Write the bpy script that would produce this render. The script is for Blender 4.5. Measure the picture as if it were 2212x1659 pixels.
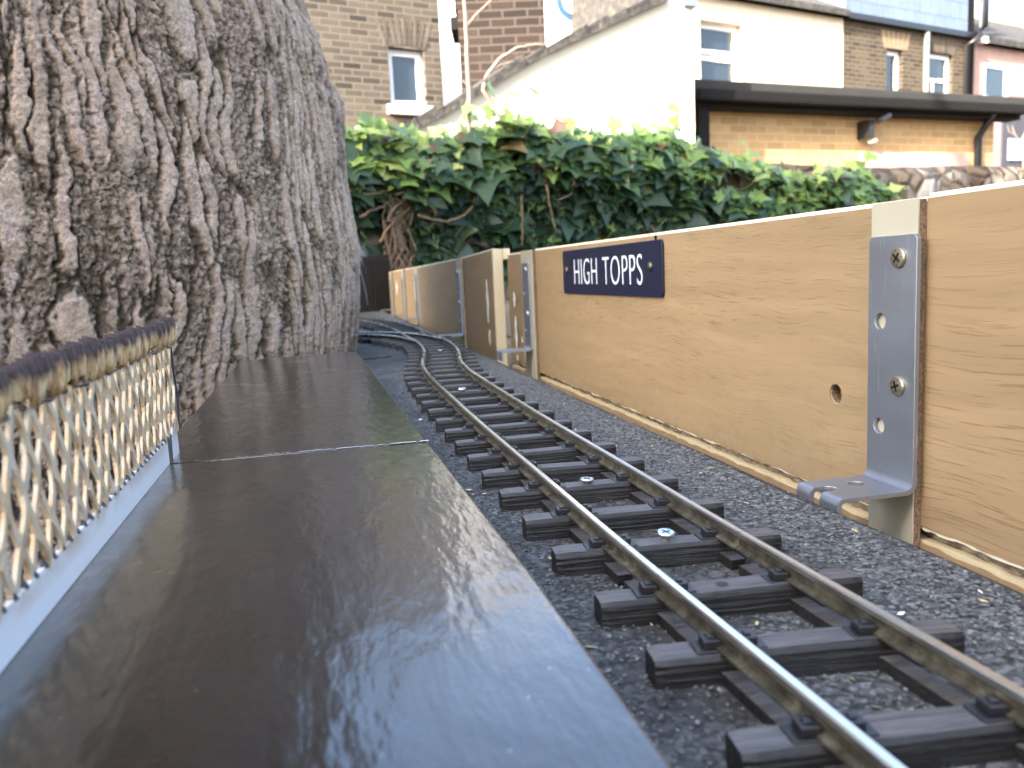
import bpy, bmesh, math, random
import numpy as np
from mathutils import Vector, Matrix
random.seed(7); rng = np.random.default_rng(7)
SC = bpy.context.scene
for o in list(bpy.data.objects): bpy.data.objects.remove(o)

# ------------------------------------------------------------------ camera
CAMH = 0.087                                   # lens height above the track bed (m)
RW = np.array([[0.97268367, -0.07533036, 0.21957191],
               [-0.22742394, -0.11965416, 0.9664167],
               [-0.04652782, -0.98995364, -0.13351758]])   # rows: world axes in lens axes (right, down, forward)
cam = bpy.data.cameras.new('camera'); co = bpy.data.objects.new('camera', cam); SC.collection.objects.link(co)
r_, d_, f_ = RW[:, 0], RW[:, 1], RW[:, 2]
M = Matrix.Identity(4)
for i in range(3):
    M[i][0] = r_[i]; M[i][1] = -d_[i]; M[i][2] = -f_[i]
M.translation = Vector((0, 0, CAMH)); co.matrix_world = M
cam.sensor_width = 36; cam.lens = 36 * 1789 / 2212
cam.clip_start = 0.01; cam.clip_end = 500
cam.dof.use_dof = True; cam.dof.focus_distance = 0.33; cam.dof.aperture_fstop = cam.lens / 1.25
cam.dof.aperture_blades = 0
SC.camera = co

# ------------------------------------------------------------------ light
SUN_DIR = Vector((-0.8, -0.6, 0.577)).normalized()          # towards the sun
elev = math.asin(SUN_DIR.z)
w = bpy.data.worlds.new('World'); SC.world = w; w.use_nodes = True
nt = w.node_tree; nt.nodes.clear()
sky = nt.nodes.new('ShaderNodeTexSky'); sky.sky_type = 'NISHITA'; sky.sun_disc = False
sky.sun_elevation = elev; sky.sun_rotation = math.atan2(SUN_DIR.x, SUN_DIR.y)
sky.air_density = 1.0; sky.dust_density = 5.0; sky.ozone_density = 1.0
bg = nt.nodes.new('ShaderNodeBackground'); bg.inputs[1].default_value = 0.15
ow = nt.nodes.new('ShaderNodeOutputWorld')
nt.links.new(sky.outputs[0], bg.inputs[0]); nt.links.new(bg.outputs[0], ow.inputs[0])
sl = bpy.data.lights.new('sun', 'SUN'); sl.energy = 2.8; sl.angle = math.radians(0.5); sl.color = (1, 0.95, 0.86)
so = bpy.data.objects.new('sun', sl); SC.collection.objects.link(so)
so.rotation_euler = SUN_DIR.to_track_quat('Z', 'Y').to_euler(); so.location = (0, -3, 6)
SC.view_settings.view_transform = 'Standard'; SC.view_settings.look = 'None'
SC.view_settings.exposure = 2.95; SC.view_settings.gamma = 1
SC.cycles.use_denoising = True
SC.cycles.max_bounces = 8; SC.cycles.sample_clamp_indirect = 6

# ------------------------------------------------------------------ helpers
def ray(px, py):
    d = np.array([px - 1106.0, py - 829.5, 1789.0]); return RW @ d
def onx(px, py, x): d = ray(px, py); p = d * (x / d[0]); return Vector((p[0], p[1], p[2] + CAMH))
def onz(px, py, z): d = ray(px, py); p = d * ((z - CAMH) / d[2]); return Vector((p[0], p[1], z))

def link(o): SC.collection.objects.link(o); return o
def tag(o, label=None, cat=None, group=None, kind=None):
    if label: o['label'] = label
    if cat: o['category'] = cat
    if group: o['group'] = group
    if kind: o['kind'] = kind
    return o
def thing(name, label, cat, loc=(0, 0, 0), rot=(0, 0, 0), group=None):
    o = bpy.data.objects.new(name, None); o.empty_display_size = 0.05; link(o)
    o.location = loc; o.rotation_euler = rot
    return tag(o, label, cat, group)

class MB:
    def __init__(s): s.v = []; s.f = []; s.m = []
    def add(s, vs, fs, mi=0):
        n = len(s.v); s.v += [tuple(v) for v in vs]
        s.f += [tuple(i + n for i in f) for f in fs]; s.m += [mi] * len(fs)
    def box(s, x0, x1, y0, y1, z0, z1, mi=0, mat=None):
        vs = [Vector(p) for p in ((x0,y0,z0),(x1,y0,z0),(x1,y1,z0),(x0,y1,z0),(x0,y0,z1),(x1,y0,z1),(x1,y1,z1),(x0,y1,z1))]
        if mat: vs = [mat @ v for v in vs]
        s.add(vs, [(0,3,2,1),(4,5,6,7),(0,1,5,4),(1,2,6,5),(2,3,7,6),(3,0,4,7)], mi)
    def prism(s, poly, a, b, axis='y', mi=0):
        """poly: list of 2-D points, extruded along axis between a and b"""
        n = len(poly)
        def P(p, t): return (p[0], t, p[1]) if axis == 'y' else ((t, p[0], p[1]) if axis == 'x' else (p[0], p[1], t))
        vs = [P(p, a) for p in poly] + [P(p, b) for p in poly]
        fs = [tuple(range(n))[::-1], tuple(range(n, 2 * n))] + [(i, (i+1) % n, n + (i+1) % n, n + i) for i in range(n)]
        s.add(vs, fs, mi)
    def tube(s, pts, rad, n=8, mi=0, cap=True):
        pts = [Vector(p) for p in pts]; rs = rad if isinstance(rad, (list, tuple)) else [rad] * len(pts)
        vs = []; up = Vector((0, 0, 1))
        for i, p in enumerate(pts):
            t = (pts[min(i+1, len(pts)-1)] - pts[max(i-1, 0)]).normalized()
            a = t.cross(up) if abs(t.dot(up)) < .95 else t.cross(Vector((1, 0, 0)))
            a.normalize(); b = t.cross(a)
            for k in range(n):
                th = 2 * math.pi * k / n; vs.append(p + (a * math.cos(th) + b * math.sin(th)) * rs[i])
        fs = [(i*n+k, i*n+(k+1) % n, (i+1)*n+(k+1) % n, (i+1)*n+k) for i in range(len(pts)-1) for k in range(n)]
        if cap: fs += [tuple(range(n))[::-1], tuple(range((len(pts)-1)*n, len(pts)*n))]
        s.add(vs, fs, mi)
    def lathe(s, prof, mat=None, n=16, mi=0):
        """prof: (r, h) pairs around local z"""
        vs = []
        for r, h in prof:
            for k in range(n):
                th = 2*math.pi*k/n; v = Vector((r*math.cos(th), r*math.sin(th), h)); vs.append(mat @ v if mat else v)
        fs = [(i*n+k, i*n+(k+1) % n, (i+1)*n+(k+1) % n, (i+1)*n+k) for i in range(len(prof)-1) for k in range(n)]
        fs += [tuple(range(n))[::-1], tuple(range((len(prof)-1)*n, len(prof)*n))]
        s.add(vs, fs, mi)
    def mesh(s, name, mats, smooth=False, bevel=0, seg=2, autosm=None):
        me = bpy.data.meshes.new(name); me.from_pydata(s.v, [], s.f)
        for m in (mats if isinstance(mats, (list, tuple)) else [mats]): me.materials.append(m)
        me.polygons.foreach_set('material_index', s.m); me.update()
        bm = bmesh.new(); bm.from_mesh(me)
        bmesh.ops.recalc_face_normals(bm, faces=bm.faces)
        if bevel:
            bmesh.ops.remove_doubles(bm, verts=bm.verts, dist=1e-6)
            es = [e for e in bm.edges if len(e.link_faces) == 2 and e.calc_face_angle(0) > 0.5]
            bmesh.ops.bevel(bm, geom=es, offset=bevel, segments=seg, profile=.7, affect='EDGES', clamp_overlap=True)
        bm.to_mesh(me); bm.free()
        if smooth: me.shade_smooth()
        return me
    def build(s, name, mats, parent=None, smooth=False, bevel=0, seg=2, label=None):
        o = bpy.data.objects.new(name, s.mesh(name, mats, smooth, bevel, seg)); link(o)
        if parent: o.parent = parent
        if label: o['label'] = label
        return o

def circ(cx, cy, r, n=20, ry=None):
    return [(cx + r*math.cos(2*math.pi*k/n), cy + (ry or r)*math.sin(2*math.pi*k/n)) for k in range(n)]
def rrect(x0, x1, y0, y1, r, n=5):
    out = []
    for cx, cy, a in ((x1-r, y1-r, 0), (x0+r, y1-r, 90), (x0+r, y0+r, 180), (x1-r, y0+r, 270)):
        for k in range(n+1):
            t = math.radians(a + 90*k/n); out.append((cx + r*math.cos(t), cy + r*math.sin(t)))
    return out
def plate(loops, thick, bevel=0.0):
    """flat plate with holes: first loop outer, others holes; local XY, thickness centred on z=0. Returns verts, faces"""
    K = 100.0
    c = bpy.data.curves.new('tmp', 'CURVE'); c.dimensions = '2D'; c.fill_mode = 'BOTH'
    c.extrude = thick/2*K - bevel*K; c.bevel_depth = bevel*K; c.bevel_resolution = 1; c.offset = -bevel*K
    for L in loops:
        sp = c.splines.new('POLY'); sp.points.add(len(L)-1); sp.use_cyclic_u = True
        for p, q in zip(sp.points, L): p.co = (q[0]*K, q[1]*K, 0, 1)
    o = bpy.data.objects.new('tmp', c); link(o)
    dg = bpy.context.evaluated_depsgraph_get(); me = bpy.data.meshes.new_from_object(o.evaluated_get(dg))
    vs = [Vector(v.co)/K for v in me.vertices]; fs = [tuple(p.vertices) for p in me.polygons]
    bpy.data.objects.remove(o); bpy.data.curves.remove(c); bpy.data.meshes.remove(me)
    return vs, fs

# numpy noise -----------------------------------------------------------
def _hash(ix, iy, s=0):
    h = (ix.astype(np.int64)*374761393 + iy.astype(np.int64)*668265263 + s*1442695041) & 0xffffffff
    h = ((h ^ (h >> 13)) * 1274126177) & 0xffffffff
    return ((h ^ (h >> 16)) & 0xffffff) / float(0xffffff)
def vnoise(x, y, s=0):
    ix, iy = np.floor(x), np.floor(y); fx, fy = x-ix, y-iy
    u, v = fx*fx*(3-2*fx), fy*fy*(3-2*fy)
    a, b = _hash(ix, iy, s), _hash(ix+1, iy, s); c, d = _hash(ix, iy+1, s), _hash(ix+1, iy+1, s)
    return (a*(1-u)+b*u)*(1-v) + (c*(1-u)+d*u)*v
def fbm(x, y, s=0, o=4, g=.5):
    t = np.zeros_like(x); a = 1; n = 0
    for k in range(o): t += a*vnoise(x*2**k, y*2**k, s+k*17); n += a; a *= g
    return t/n
def voro(x, y, s=0):
    ix, iy = np.floor(x), np.floor(y); f1 = np.full(x.shape, 9.); f2 = f1.copy(); cid = np.zeros(x.shape)
    for dx in (-1, 0, 1):
        for dy in (-1, 0, 1):
            jx, jy = ix+dx, iy+dy
            d = np.hypot(jx+_hash(jx, jy, s)-x, jy+_hash(jx, jy, s+5)-y)
            m = d < f1; f2 = np.where(m, f1, np.minimum(f2, d)); cid = np.where(m, _hash(jx, jy, s+9), cid); f1 = np.where(m, d, f1)
    return f1, f2, cid

# ------------------------------------------------------------------ materials
def mat(name, base=(.5, .5, .5), rough=.6, metal=0, spec=.5, **k):
    m = bpy.data.materials.new(name); m.use_nodes = True; b = m.node_tree.nodes['Principled BSDF']
    b.inputs['Base Color'].default_value = (*base, 1); b.inputs['Roughness'].default_value = rough
    b.inputs['Metallic'].default_value = metal; b.inputs['Specular IOR Level'].default_value = spec
    for kk, v in k.items(): b.inputs[kk.replace('_', ' ')].default_value = v
    return m
class N:
    def __init__(s, m): s.m = m; s.t = m.node_tree; s.b = s.t.nodes['Principled BSDF']
    def n(s, typ, **k):
        x = s.t.nodes.new('ShaderNode' + typ)
        for kk, v in k.items(): setattr(x, kk, v)
        return x
    def l(s, a, b): s.t.links.new(a, b)
    def coord(s, scale=(1, 1, 1), loc=(0, 0, 0), rot=(0, 0, 0), kind='Object'):
        t = s.n('TexCoord'); mp = s.n('Mapping'); mp.inputs[1].default_value = loc; mp.inputs[2].default_value = rot
        mp.inputs[3].default_value = scale; s.l(t.outputs[kind], mp.inputs[0]); return mp.outputs[0]
    def noise(s, v, scale, detail=4, rough=.55, dist=0):
        x = s.n('TexNoise'); x.inputs['Scale'].default_value = scale; x.inputs['Detail'].default_value = detail
        x.inputs['Roughness'].default_value = rough; x.inputs['Distortion'].default_value = dist; s.l(v, x.inputs['Vector']); return x.outputs[0]
    def voro(s, v, scale, feature='F1', out='Distance', rnd=1):
        x = s.n('TexVoronoi', feature=feature); x.inputs['Scale'].default_value = scale; x.inputs['Randomness'].default_value = rnd
        s.l(v, x.inputs['Vector']); return x.outputs[out]
    def ramp(s, v, stops, interp='LINEAR'):
        x = s.n('ValToRGB'); x.color_ramp.interpolation = interp; e = x.color_ramp.elements
        while len(e) < len(stops): e.new(.5)
        for i, (p, c) in enumerate(stops):
            e[i].position = p; e[i].color = (*c, 1) if isinstance(c, tuple) else (c, c, c, 1)
        s.l(v, x.inputs[0]); return x.outputs[0]
    def mix(s, f, a, b, mode='MIX'):
        x = s.n('Mix', data_type='RGBA', blend_type=mode); x.clamp_factor = True
        for i, v in ((0, f), (6, a), (7, b)):
            if isinstance(v, (int, float)): x.inputs[i].default_value = v if i == 0 else (v, v, v, 1)
            elif isinstance(v, tuple): x.inputs[i].default_value = (*v, 1)
            else: s.l(v, x.inputs[i])
        return x.outputs[2]
    def math(s, op, a, b=0.0):
        x = s.n('Math', operation=op)
        for i, v in ((0, a), (1, b)):
            if isinstance(v, (int, float)): x.inputs[i].default_value = v
            else: s.l(v, x.inputs[i])
        return x.outputs[0]
    def bump(s, h, dist=.001, strength=1, prev=None):
        x = s.n('Bump'); x.inputs['Distance'].default_value = dist; x.inputs['Strength'].default_value = strength
        s.l(h, x.inputs['Height'])
        if prev: s.l(prev, x.inputs['Normal'])
        return x.outputs[0]
    def col(s, c): s.l(c, s.b.inputs['Base Color'])
    def rough(s, c): s.l(c, s.b.inputs['Roughness'])
    def nrm(s, c): s.l(c, s.b.inputs['Normal'])

# mineral felt
def felt():
    m = mat('mineral_felt', rough=.75, spec=.35); n = N(m); v = n.coord()
    cid = n.voro(v, 800, out='Color'); sep = n.n('SeparateColor'); n.l(cid, sep.inputs[0])
    chips = n.ramp(sep.outputs[0], [(0, (.014, .016, .017)), (.35, (.046, .051, .054)), (.7, (.098, .108, .112)), (1, (.20, .215, .22))])
    big = n.ramp(n.noise(v, 22, 5, .65), [(.38, 0.0), (.62, 1.0)])
    worn = n.mix(n.ramp(n.noise(v, 260, 3), [(.4, 0.), (.6, 1.)]), (.010, .009, .009), (.032, .029, .028))
    fx = n.n('SeparateXYZ'); n.l(v, fx.inputs[0])
    # dirt strip along the track where ballast dust has settled
    near = n.math('ABSOLUTE', n.math('SUBTRACT', fx.outputs[0], .075))
    tr = n.ramp(near, [(.0, 1.), (.045, .85), (.075, 0.)])
    c = n.mix(n.math('MULTIPLY', n.math('ADD', n.math('MULTIPLY', tr, .75), .10), n.math('ADD', n.math('MULTIPLY', big, .7), .3)), chips, worn)
    n.col(c)
    d = n.voro(v, 620); h2 = n.noise(v, 900, 3)
    nr = n.bump(sep.outputs[1], .0006, 1.0); nr = n.bump(h2, .0004, .7, nr); nr = n.bump(n.noise(v, 60, 3), .0012, .6, nr); n.nrm(nr)
    return m
M_FELT = felt()
M_FELTEDGE = mat('felt_edge', (.022, .02, .02), .85); n = N(M_FELTEDGE); n.nrm(n.bump(n.noise(n.coord(), 400, 4), .001, 1))
def laminate(tone=(.50, .335, .165), seed=0):
    m = mat('oak_laminate', rough=.5, spec=.25); n = N(m)
    v0 = n.coord((1, 1, 1), (seed*3.1, seed*1.7, seed*.3))
    warp = n.noise(v0, 9, 2, .5); wv = n.n('Mix', data_type='VECTOR'); 
    cmb = n.n('CombineXYZ'); n.l(n.math('MULTIPLY', n.math('SUBTRACT', warp, .5), .022), cmb.inputs[2])
    add = n.n('VectorMath', operation='ADD'); n.l(v0, add.inputs[0]); n.l(cmb.outputs[0], add.inputs[1])
    mp = n.n('Mapping'); mp.inputs[3].default_value = (1, 42, 1150); n.l(add.outputs[0], mp.inputs[0])
    mp2 = n.n('Mapping'); mp2.inputs[3].default_value = (1, 8, 110); n.l(add.outputs[0], mp2.inputs[0])
    mp3 = n.n('Mapping'); mp3.inputs[3].default_value = (1, 3, 30); n.l(add.outputs[0], mp3.inputs[0])
    streak = n.ramp(n.noise(mp.outputs[0], 1.0, 3, .6), [(.56, 0.), (.63, 1.)])
    area = n.ramp(n.noise(mp3.outputs[0], 1, 3, .5), [(.35, .25), (.65, 1.)])
    soft = n.noise(mp2.outputs[0], 1, 4, .6)
    c = n.mix(n.ramp(soft, [(.3, 0.), (.7, 1.)]), tuple(t*.80 for t in tone), tuple(min(1, t*1.07) for t in tone))
    c = n.mix(n.math('MULTIPLY', n.math('MULTIPLY', streak, area), .62), c, tuple(t*f for t, f in zip(tone, (.42, .36, .28))))
    zz_ = n.n('SeparateXYZ'); n.l(v0, zz_.inputs[0])
    dirt = n.math('MULTIPLY', n.ramp(n.math('ADD', zz_.outputs[2], n.math('MULTIPLY', n.noise(v0, 25, 4), .05)), [(.045+seed*.3*0, 1.), (.10, 0.)]), n.ramp(n.noise(v0, 120, 5, .7), [(.45, 0.), (.75, .55)]))
    c = n.mix(dirt, c, tuple(t*.45 for t in tone)); c = n.mix(n.ramp(n.noise(v0, 6, 3), [(.4, 0.), (.7, .28)]), c, tuple(t*.78 for t in tone))
    n.col(c); n.nrm(n.bump(streak, .00015, .35)); n.rough(n.ramp(soft, [(0, .48), (1, .6)]))
    return m
M_LAM = [laminate((.295, .217, .126), i) for i in range(3)] + [laminate((.285, .205, .118), 4)]
M_CORE = mat('cream_core', (.52, .45, .30), .7)
M_WHITE_EDGE = mat('white_edge', (.82, .78, .66), .6)
M_CREAM = mat('cream_backing', (.56, .54, .40), .45); n = N(M_CREAM); v = n.coord((1, 1, .15))
n.col(n.mix(n.noise(v, 60, 3), (.34, .335, .265), (.40, .39, .315)))
M_HDF = mat('brown_fibreboard', (.14, .09, .055), .9); n = N(M_HDF); v = n.coord()
n.col(n.ramp(n.noise(v, 900, 4, .7), [(.3, (.045, .028, .018)), (.7, (.25, .165, .10))])); n.nrm(n.bump(n.noise(v, 1200, 3), .0005, 1))
M_GROOVE = mat('groove_core', (.30, .25, .17), .9); n = N(M_GROOVE); v = n.coord((1, .3, 1))
n.col(n.ramp(n.noise(v, 500, 4, .7), [(.35, (.07, .055, .035)), (.65, (.42, .36, .26))]))
def galv():
    m = mat('zinc_plated_steel', (.36, .40, .47), .40, .85); n = N(m); v = n.coord()
    n.col(n.mix(n.noise(v, 30, 3), (.27, .30, .35), (.32, .35, .405)))
    n.rough(n.ramp(n.noise(v, 60, 3), [(.3, .40), (.7, .48)]))
    scr = n.ramp(n.noise(n.coord((300, 900, 40), rot=(.5, 0, 0)), 1, 3), [(.66, 0.), (.70, 1.)])
    n.col(n.mix(n.math('MULTIPLY', scr, .35), n.b.inputs['Base Color'].links[0].from_socket, (.62, .66, .70)))
    pits = n.ramp(n.voro(v, 260), [(0, 0.), (.16, 1.)]); nr = n.bump(pits, .0001, .5); n.nrm(n.bump(n.noise(v, 900, 2), .00006, .5, nr)); return m
M_ZINC = galv()
M_SCREW = mat('bright_zinc_screw', (.62, .66, .68), .28, 1.0)
M_SCREW_Y = mat('brassy_screw', (.42, .37, .27), .33, .9)
M_BRONZE = mat('dark_bronze_screw', (.13, .11, .085), .4, .9)
M_RECESS = mat('screw_recess', (.03, .03, .03), .5, .6)
def plastic():
    m = mat('sleeper_plastic', (.022, .022, .026), .5, spec=.45); n = N(m)
    v = n.coord(); vg = n.coord((40, 900, 900))
    g = n.noise(vg, 1, 4, .6); dust = n.noise(v, 350, 5, .7)
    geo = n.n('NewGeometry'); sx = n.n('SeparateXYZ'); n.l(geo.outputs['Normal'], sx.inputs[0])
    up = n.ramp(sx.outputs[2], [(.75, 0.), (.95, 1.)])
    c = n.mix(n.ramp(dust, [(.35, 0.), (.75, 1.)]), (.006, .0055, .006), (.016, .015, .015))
    c = n.mix(n.math('MULTIPLY', up, n.ramp(g, [(.35, .25), (.6, .85)])), c, (.105, .103, .106))  # top light painted in: paler grey on upward faces, sides left near black
    n.col(c); nr = n.bump(g, .0007, .9); n.nrm(n.bump(dust, .0003, .6, nr)); n.rough(n.ramp(g, [(.3, .34), (.7, .52)])); return m
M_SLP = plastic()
M_CHAIR = mat('chair_plastic', (.011, .011, .013), .40, spec=.5)
M_RAILTOP = mat('nickel_rail_head', (.66, .63, .53), .26, 1.0); n = N(M_RAILTOP); v = n.coord((400, 4, 400))
n.rough(n.ramp(n.noise(v, 1, 3), [(.3, .2), (.7, .36)])); n.col(n.mix(n.noise(n.coord(), 45, 3), (.64, .61, .52), (.78, .76, .70)))
M_RAILSIDE = mat('weathered_rail_side', (.17, .15, .10), .6, .55); n = N(M_RAILSIDE); v = n.coord()
n.col(n.ramp(n.noise(v, 220, 5, .7), [(.35, (.030, .027, .020)), (.58, (.10, .092, .066)), (.80, (.28, .26, .20))])); n.nrm(n.bump(n.noise(v, 600, 4), .0004, .8))
def varnish():
    m = mat('varnished_dark_ply', (.02, .015, .012), .18, spec=.2); n = N(m)
    v = n.coord(); vg = n.coord((260, 9, 1))
    grain = n.noise(vg, 1, 5, .6); blot = n.noise(v, 14, 4, .6)
    c = n.mix(n.ramp(blot, [(.35, 0.), (.7, 1.)]), (.003, .0026, .0026), (.009, .006, .0048))
    c = n.mix(n.ramp(grain, [(.45, 0.), (.7, .5)]), c, (.009, .007, .006))
    spots = n.ramp(n.voro(v, 420), [(.0, 1.), (.04, 1.), (.07, 0.)])
    keep = n.ramp(n.noise(v, 90, 2), [(.54, 0.), (.6, 1.)])
    c = n.mix(n.math('MULTIPLY', spots, n.math('MULTIPLY', keep, .8)), c, (.55, .55, .55))
    scr = n.ramp(n.noise(n.coord((30, 500, 1), rot=(0, 0, .3)), 1, 2), [(.70, 0.), (.73, 1.)])
    c = n.mix(n.math('MULTIPLY', scr, .10), c, (.3, .3, .3))
    n.col(c)
    n.rough(n.ramp(n.noise(v, 38, 5, .65), [(.3, .22), (.7, .42)]))
    nr = n.bump(n.noise(n.coord((1, .30, 1)), 240, 3, .55), .0006, .45)
    n.l(nr, n.b.inputs['Coat Normal'])
    nr = n.bump(grain, .00018, .35, nr); nr = n.bump(n.noise(v, 700, 3), .00010, .5, nr); n.nrm(nr)
    m.node_tree.nodes['Principled BSDF'].inputs['Coat Weight'].default_value = 1.0
    m.node_tree.nodes['Principled BSDF'].inputs['Coat Roughness'].default_value = .15
    m.node_tree.nodes['Principled BSDF'].inputs['Coat IOR'].default_value = 1.64
    return m
M_VARN = varnish()
M_PLYEDGE = mat('ply_edge', (.03, .022, .018), .6)
M_WPAINT = mat('white_plastic_strip', (.74, .78, .80), .35); n = N(M_WPAINT); v = n.coord((1, .5, 1))
sz = n.n('SeparateXYZ'); n.l(n.coord(), sz.inputs[0])
rust = n.math('MULTIPLY', n.ramp(sz.outputs[2], [(.0050, 0.), (.0095, 1.)]), n.ramp(n.noise(v, 120, 4), [(.4, .1), (.6, 1.)]))
n.col(n.mix(rust, (.62, .65, .665), (.36, .23, .13)))
M_PATINA = mat('rusty_white_mesh_paint', rough=.5); n = N(M_PATINA); v = n.coord((1, 1, .35))
n.col(n.ramp(n.noise(v, 300, 5, .7), [(.30, (.20, .095, .035)), (.42, (.50, .36, .20)), (.58, (.48, .41, .30)), (.78, (.58, .55, .46))])); n.nrm(n.bump(n.noise(v, 800, 3), .0003, .8))
M_BIND = mat('stained_edge_binding', rough=.55, spec=.35); n = N(M_BIND); v = n.coord((1, 1, .3))
sz = n.n('SeparateXYZ'); n.l(n.coord(), sz.inputs[0])
hh = n.math('ADD', n.math('MULTIPLY', sz.outputs[2], 150), n.math('MULTIPLY', n.noise(v, 260, 3), 1.3))
lo = n.ramp(n.noise(v, 420, 4, .7), [(.3, (.17, .065, .025)), (.5, (.46, .30, .14)), (.7, (.66, .56, .36))])
n.col(n.mix(n.ramp(n.math('SUBTRACT', hh, 6.85), [(.50, 0.), (.90, 1.)]), lo, (.040, .020, .016)))
n.nrm(n.bump(n.noise(v, 700, 3), .0004, .9))
M_GLUE = mat('dark_glue', (.018, .018, .026), .35)
M_SIGN = mat('navy_enamel', (.010, .015, .055), .33, spec=.5); n = N(M_SIGN); n.col(n.mix(n.noise(n.coord(), 40, 3), (.0065, .0085, .027), (.010, .013, .038)))
M_LETTER = mat('engraved_white', (.62, .67, .80), .5)
M_CHIP = mat('white_chips', (.72, .74, .76), .4)
def bark():
    m = mat('bark', rough=.9, spec=.2); n = N(m); v = n.coord()
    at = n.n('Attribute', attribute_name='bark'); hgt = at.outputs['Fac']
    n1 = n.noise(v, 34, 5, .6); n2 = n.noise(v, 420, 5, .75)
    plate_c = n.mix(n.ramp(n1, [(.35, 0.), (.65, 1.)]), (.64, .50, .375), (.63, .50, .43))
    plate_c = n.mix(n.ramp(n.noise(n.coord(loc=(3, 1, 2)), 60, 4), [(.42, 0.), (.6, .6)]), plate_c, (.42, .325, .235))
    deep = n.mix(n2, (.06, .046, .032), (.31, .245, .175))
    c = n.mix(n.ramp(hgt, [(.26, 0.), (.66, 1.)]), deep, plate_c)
    ck = n.voro(n.coord((1, 1, .42)), 120, feature='DISTANCE_TO_EDGE')
    wn = n.n('TexNoise'); wn.inputs['Scale'].default_value = 60; n.l(v, wn.inputs['Vector']); vs_ = n.n('VectorMath', operation='SCALE'); vs_.inputs['Scale'].default_value = .03
    n.l(wn.outputs['Color'], vs_.inputs[0]); va = n.n('VectorMath', operation='ADD'); n.l(n.coord((1, 1, .42)), va.inputs[0]); n.l(vs_.outputs[0], va.inputs[1])
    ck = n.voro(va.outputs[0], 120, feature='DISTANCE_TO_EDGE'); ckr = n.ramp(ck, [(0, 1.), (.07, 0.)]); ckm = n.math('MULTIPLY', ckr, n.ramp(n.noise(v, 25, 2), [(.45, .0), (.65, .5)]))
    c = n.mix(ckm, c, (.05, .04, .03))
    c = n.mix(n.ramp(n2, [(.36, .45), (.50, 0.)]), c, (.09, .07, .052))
    org = n.math('MULTIPLY', n.ramp(n.noise(n.coord(loc=(7, 2, 5)), 70, 3), [(.66, 0.), (.72, 1.)]), .5)
    c = n.mix(org, c, (.22, .10, .04))
    n.col(c); nr = n.bump(ck, .002, .3); nr = n.bump(n2, .004, 1.0, nr); n.nrm(n.bump(n.noise(v, 1300, 3), .0012, .8, nr)); return m
M_BARK = bark()
def brick(name, cols, mortar, bw=.225, bh=.075, ms=.010, rough=.85, bias=0, warp=0):
    m = mat(name, rough=rough, spec=.2); n = N(m); v = n.coord()
    s = n.n('SeparateXYZ'); n.l(v, s.inputs[0]); c = n.n('CombineXYZ'); n.l(s.outputs[0], c.inputs[0]); n.l(s.outputs[2], c.inputs[1])
    vec = c.outputs[0]
    if warp:
        ns = n.n('TexNoise'); ns.inputs['Scale'].default_value = 9; n.l(vec, ns.inputs['Vector'])
        vm = n.n('VectorMath', operation='SCALE'); vm.inputs['Scale'].default_value = warp; n.l(ns.outputs['Color'], vm.inputs[0])
        va = n.n('VectorMath', operation='ADD'); n.l(vec, va.inputs[0]); n.l(vm.outputs[0], va.inputs[1]); vec = va.outputs[0]
    b = n.n('TexBrick'); n.l(vec, b.inputs['Vector']); b.inputs['Color1'].default_value = (1, 1, 1, 1); b.inputs['Color2'].default_value = (0, 0, 0, 1)
    b.inputs['Mortar'].default_value = (.5, .5, .5, 1); b.inputs['Scale'].default_value = 1; b.inputs['Mortar Size'].default_value = ms
    b.inputs['Brick Width'].default_value = bw; b.inputs['Row Height'].default_value = bh; b.inputs['Bias'].default_value = bias; b.inputs['Mortar Smooth'].default_value = .3
    k = len(cols); bc = n.ramp(b.outputs['Color'], [(i/(k-1), tuple(cc)) for i, cc in enumerate(cols)])
    bc = n.mix(n.math('MULTIPLY', n.noise(v, 7, 4), .5), bc, tuple(q*.55 for q in cols[0]))
    bc = n.mix(n.ramp(n.noise(v, 1.6, 3), [(.4, 0.), (.7, .35)]), bc, tuple(q*.6 for q in cols[0]))
    n.col(n.mix(b.outputs['Fac'], bc, tuple(mortar)))
    h = n.math('SUBTRACT', n.math('MULTIPLY', n.noise(v, 60, 4), .4), b.outputs['Fac']); n.nrm(n.bump(h, .006, .8)); return m
M_BR_STOCK = brick('pale_stock_brick', [(.0218, .0203, .0187), (.1170, .0975, .0764), (.0780, .0663, .0530), (.1404, .1170, .0936), (.1014, .0819, .0624)], (.1287, .1108, .0897))
M_BR_RED = brick('brown_chimney_brick', [(.0132, .0102, .0090), (.0432, .0264, .0204), (.0204, .0156, .0132), (.0600, .0372, .0276), (.0330, .0252, .0198)], (.0630, .0510, .0420), warp=.01)
M_BR_TERR = brick('weathered_terrace_brick', [(.0360, .0274, .0202), (.1008, .0756, .0518), (.0648, .0504, .0374), (.1224, .0936, .0648)], (.1224, .1008, .0756))
M_BR_YEL = brick('yellow_extension_brick', [(.40, .26, .125), (.52, .345, .175), (.48, .315, .155), (.56, .38, .20)], (.50, .35, .19), ms=.008)
M_BR_ARCH = mat('arch_bricks', (.12, .095, .07), .9); n = N(M_BR_ARCH); v = n.coord((1, 1, .1)); n.col(n.ramp(n.noise(v, 12, 2), [(.35, (.03, .025, .02)), (.65, (.12, .095, .07))]))
M_BR_DULL = mat('dull_tan_brick', (.20, .145, .09), .9)
M_RUB = mat('rubble_wall', rough=.95, spec=.15); n = N(M_RUB); v = n.coord((1, 1, .8))
fd = n.voro(v, 13, feature='DISTANCE_TO_EDGE'); cc = n.voro(v, 13, out='Color'); sp = n.n('SeparateColor'); n.l(cc, sp.inputs[0])
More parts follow.
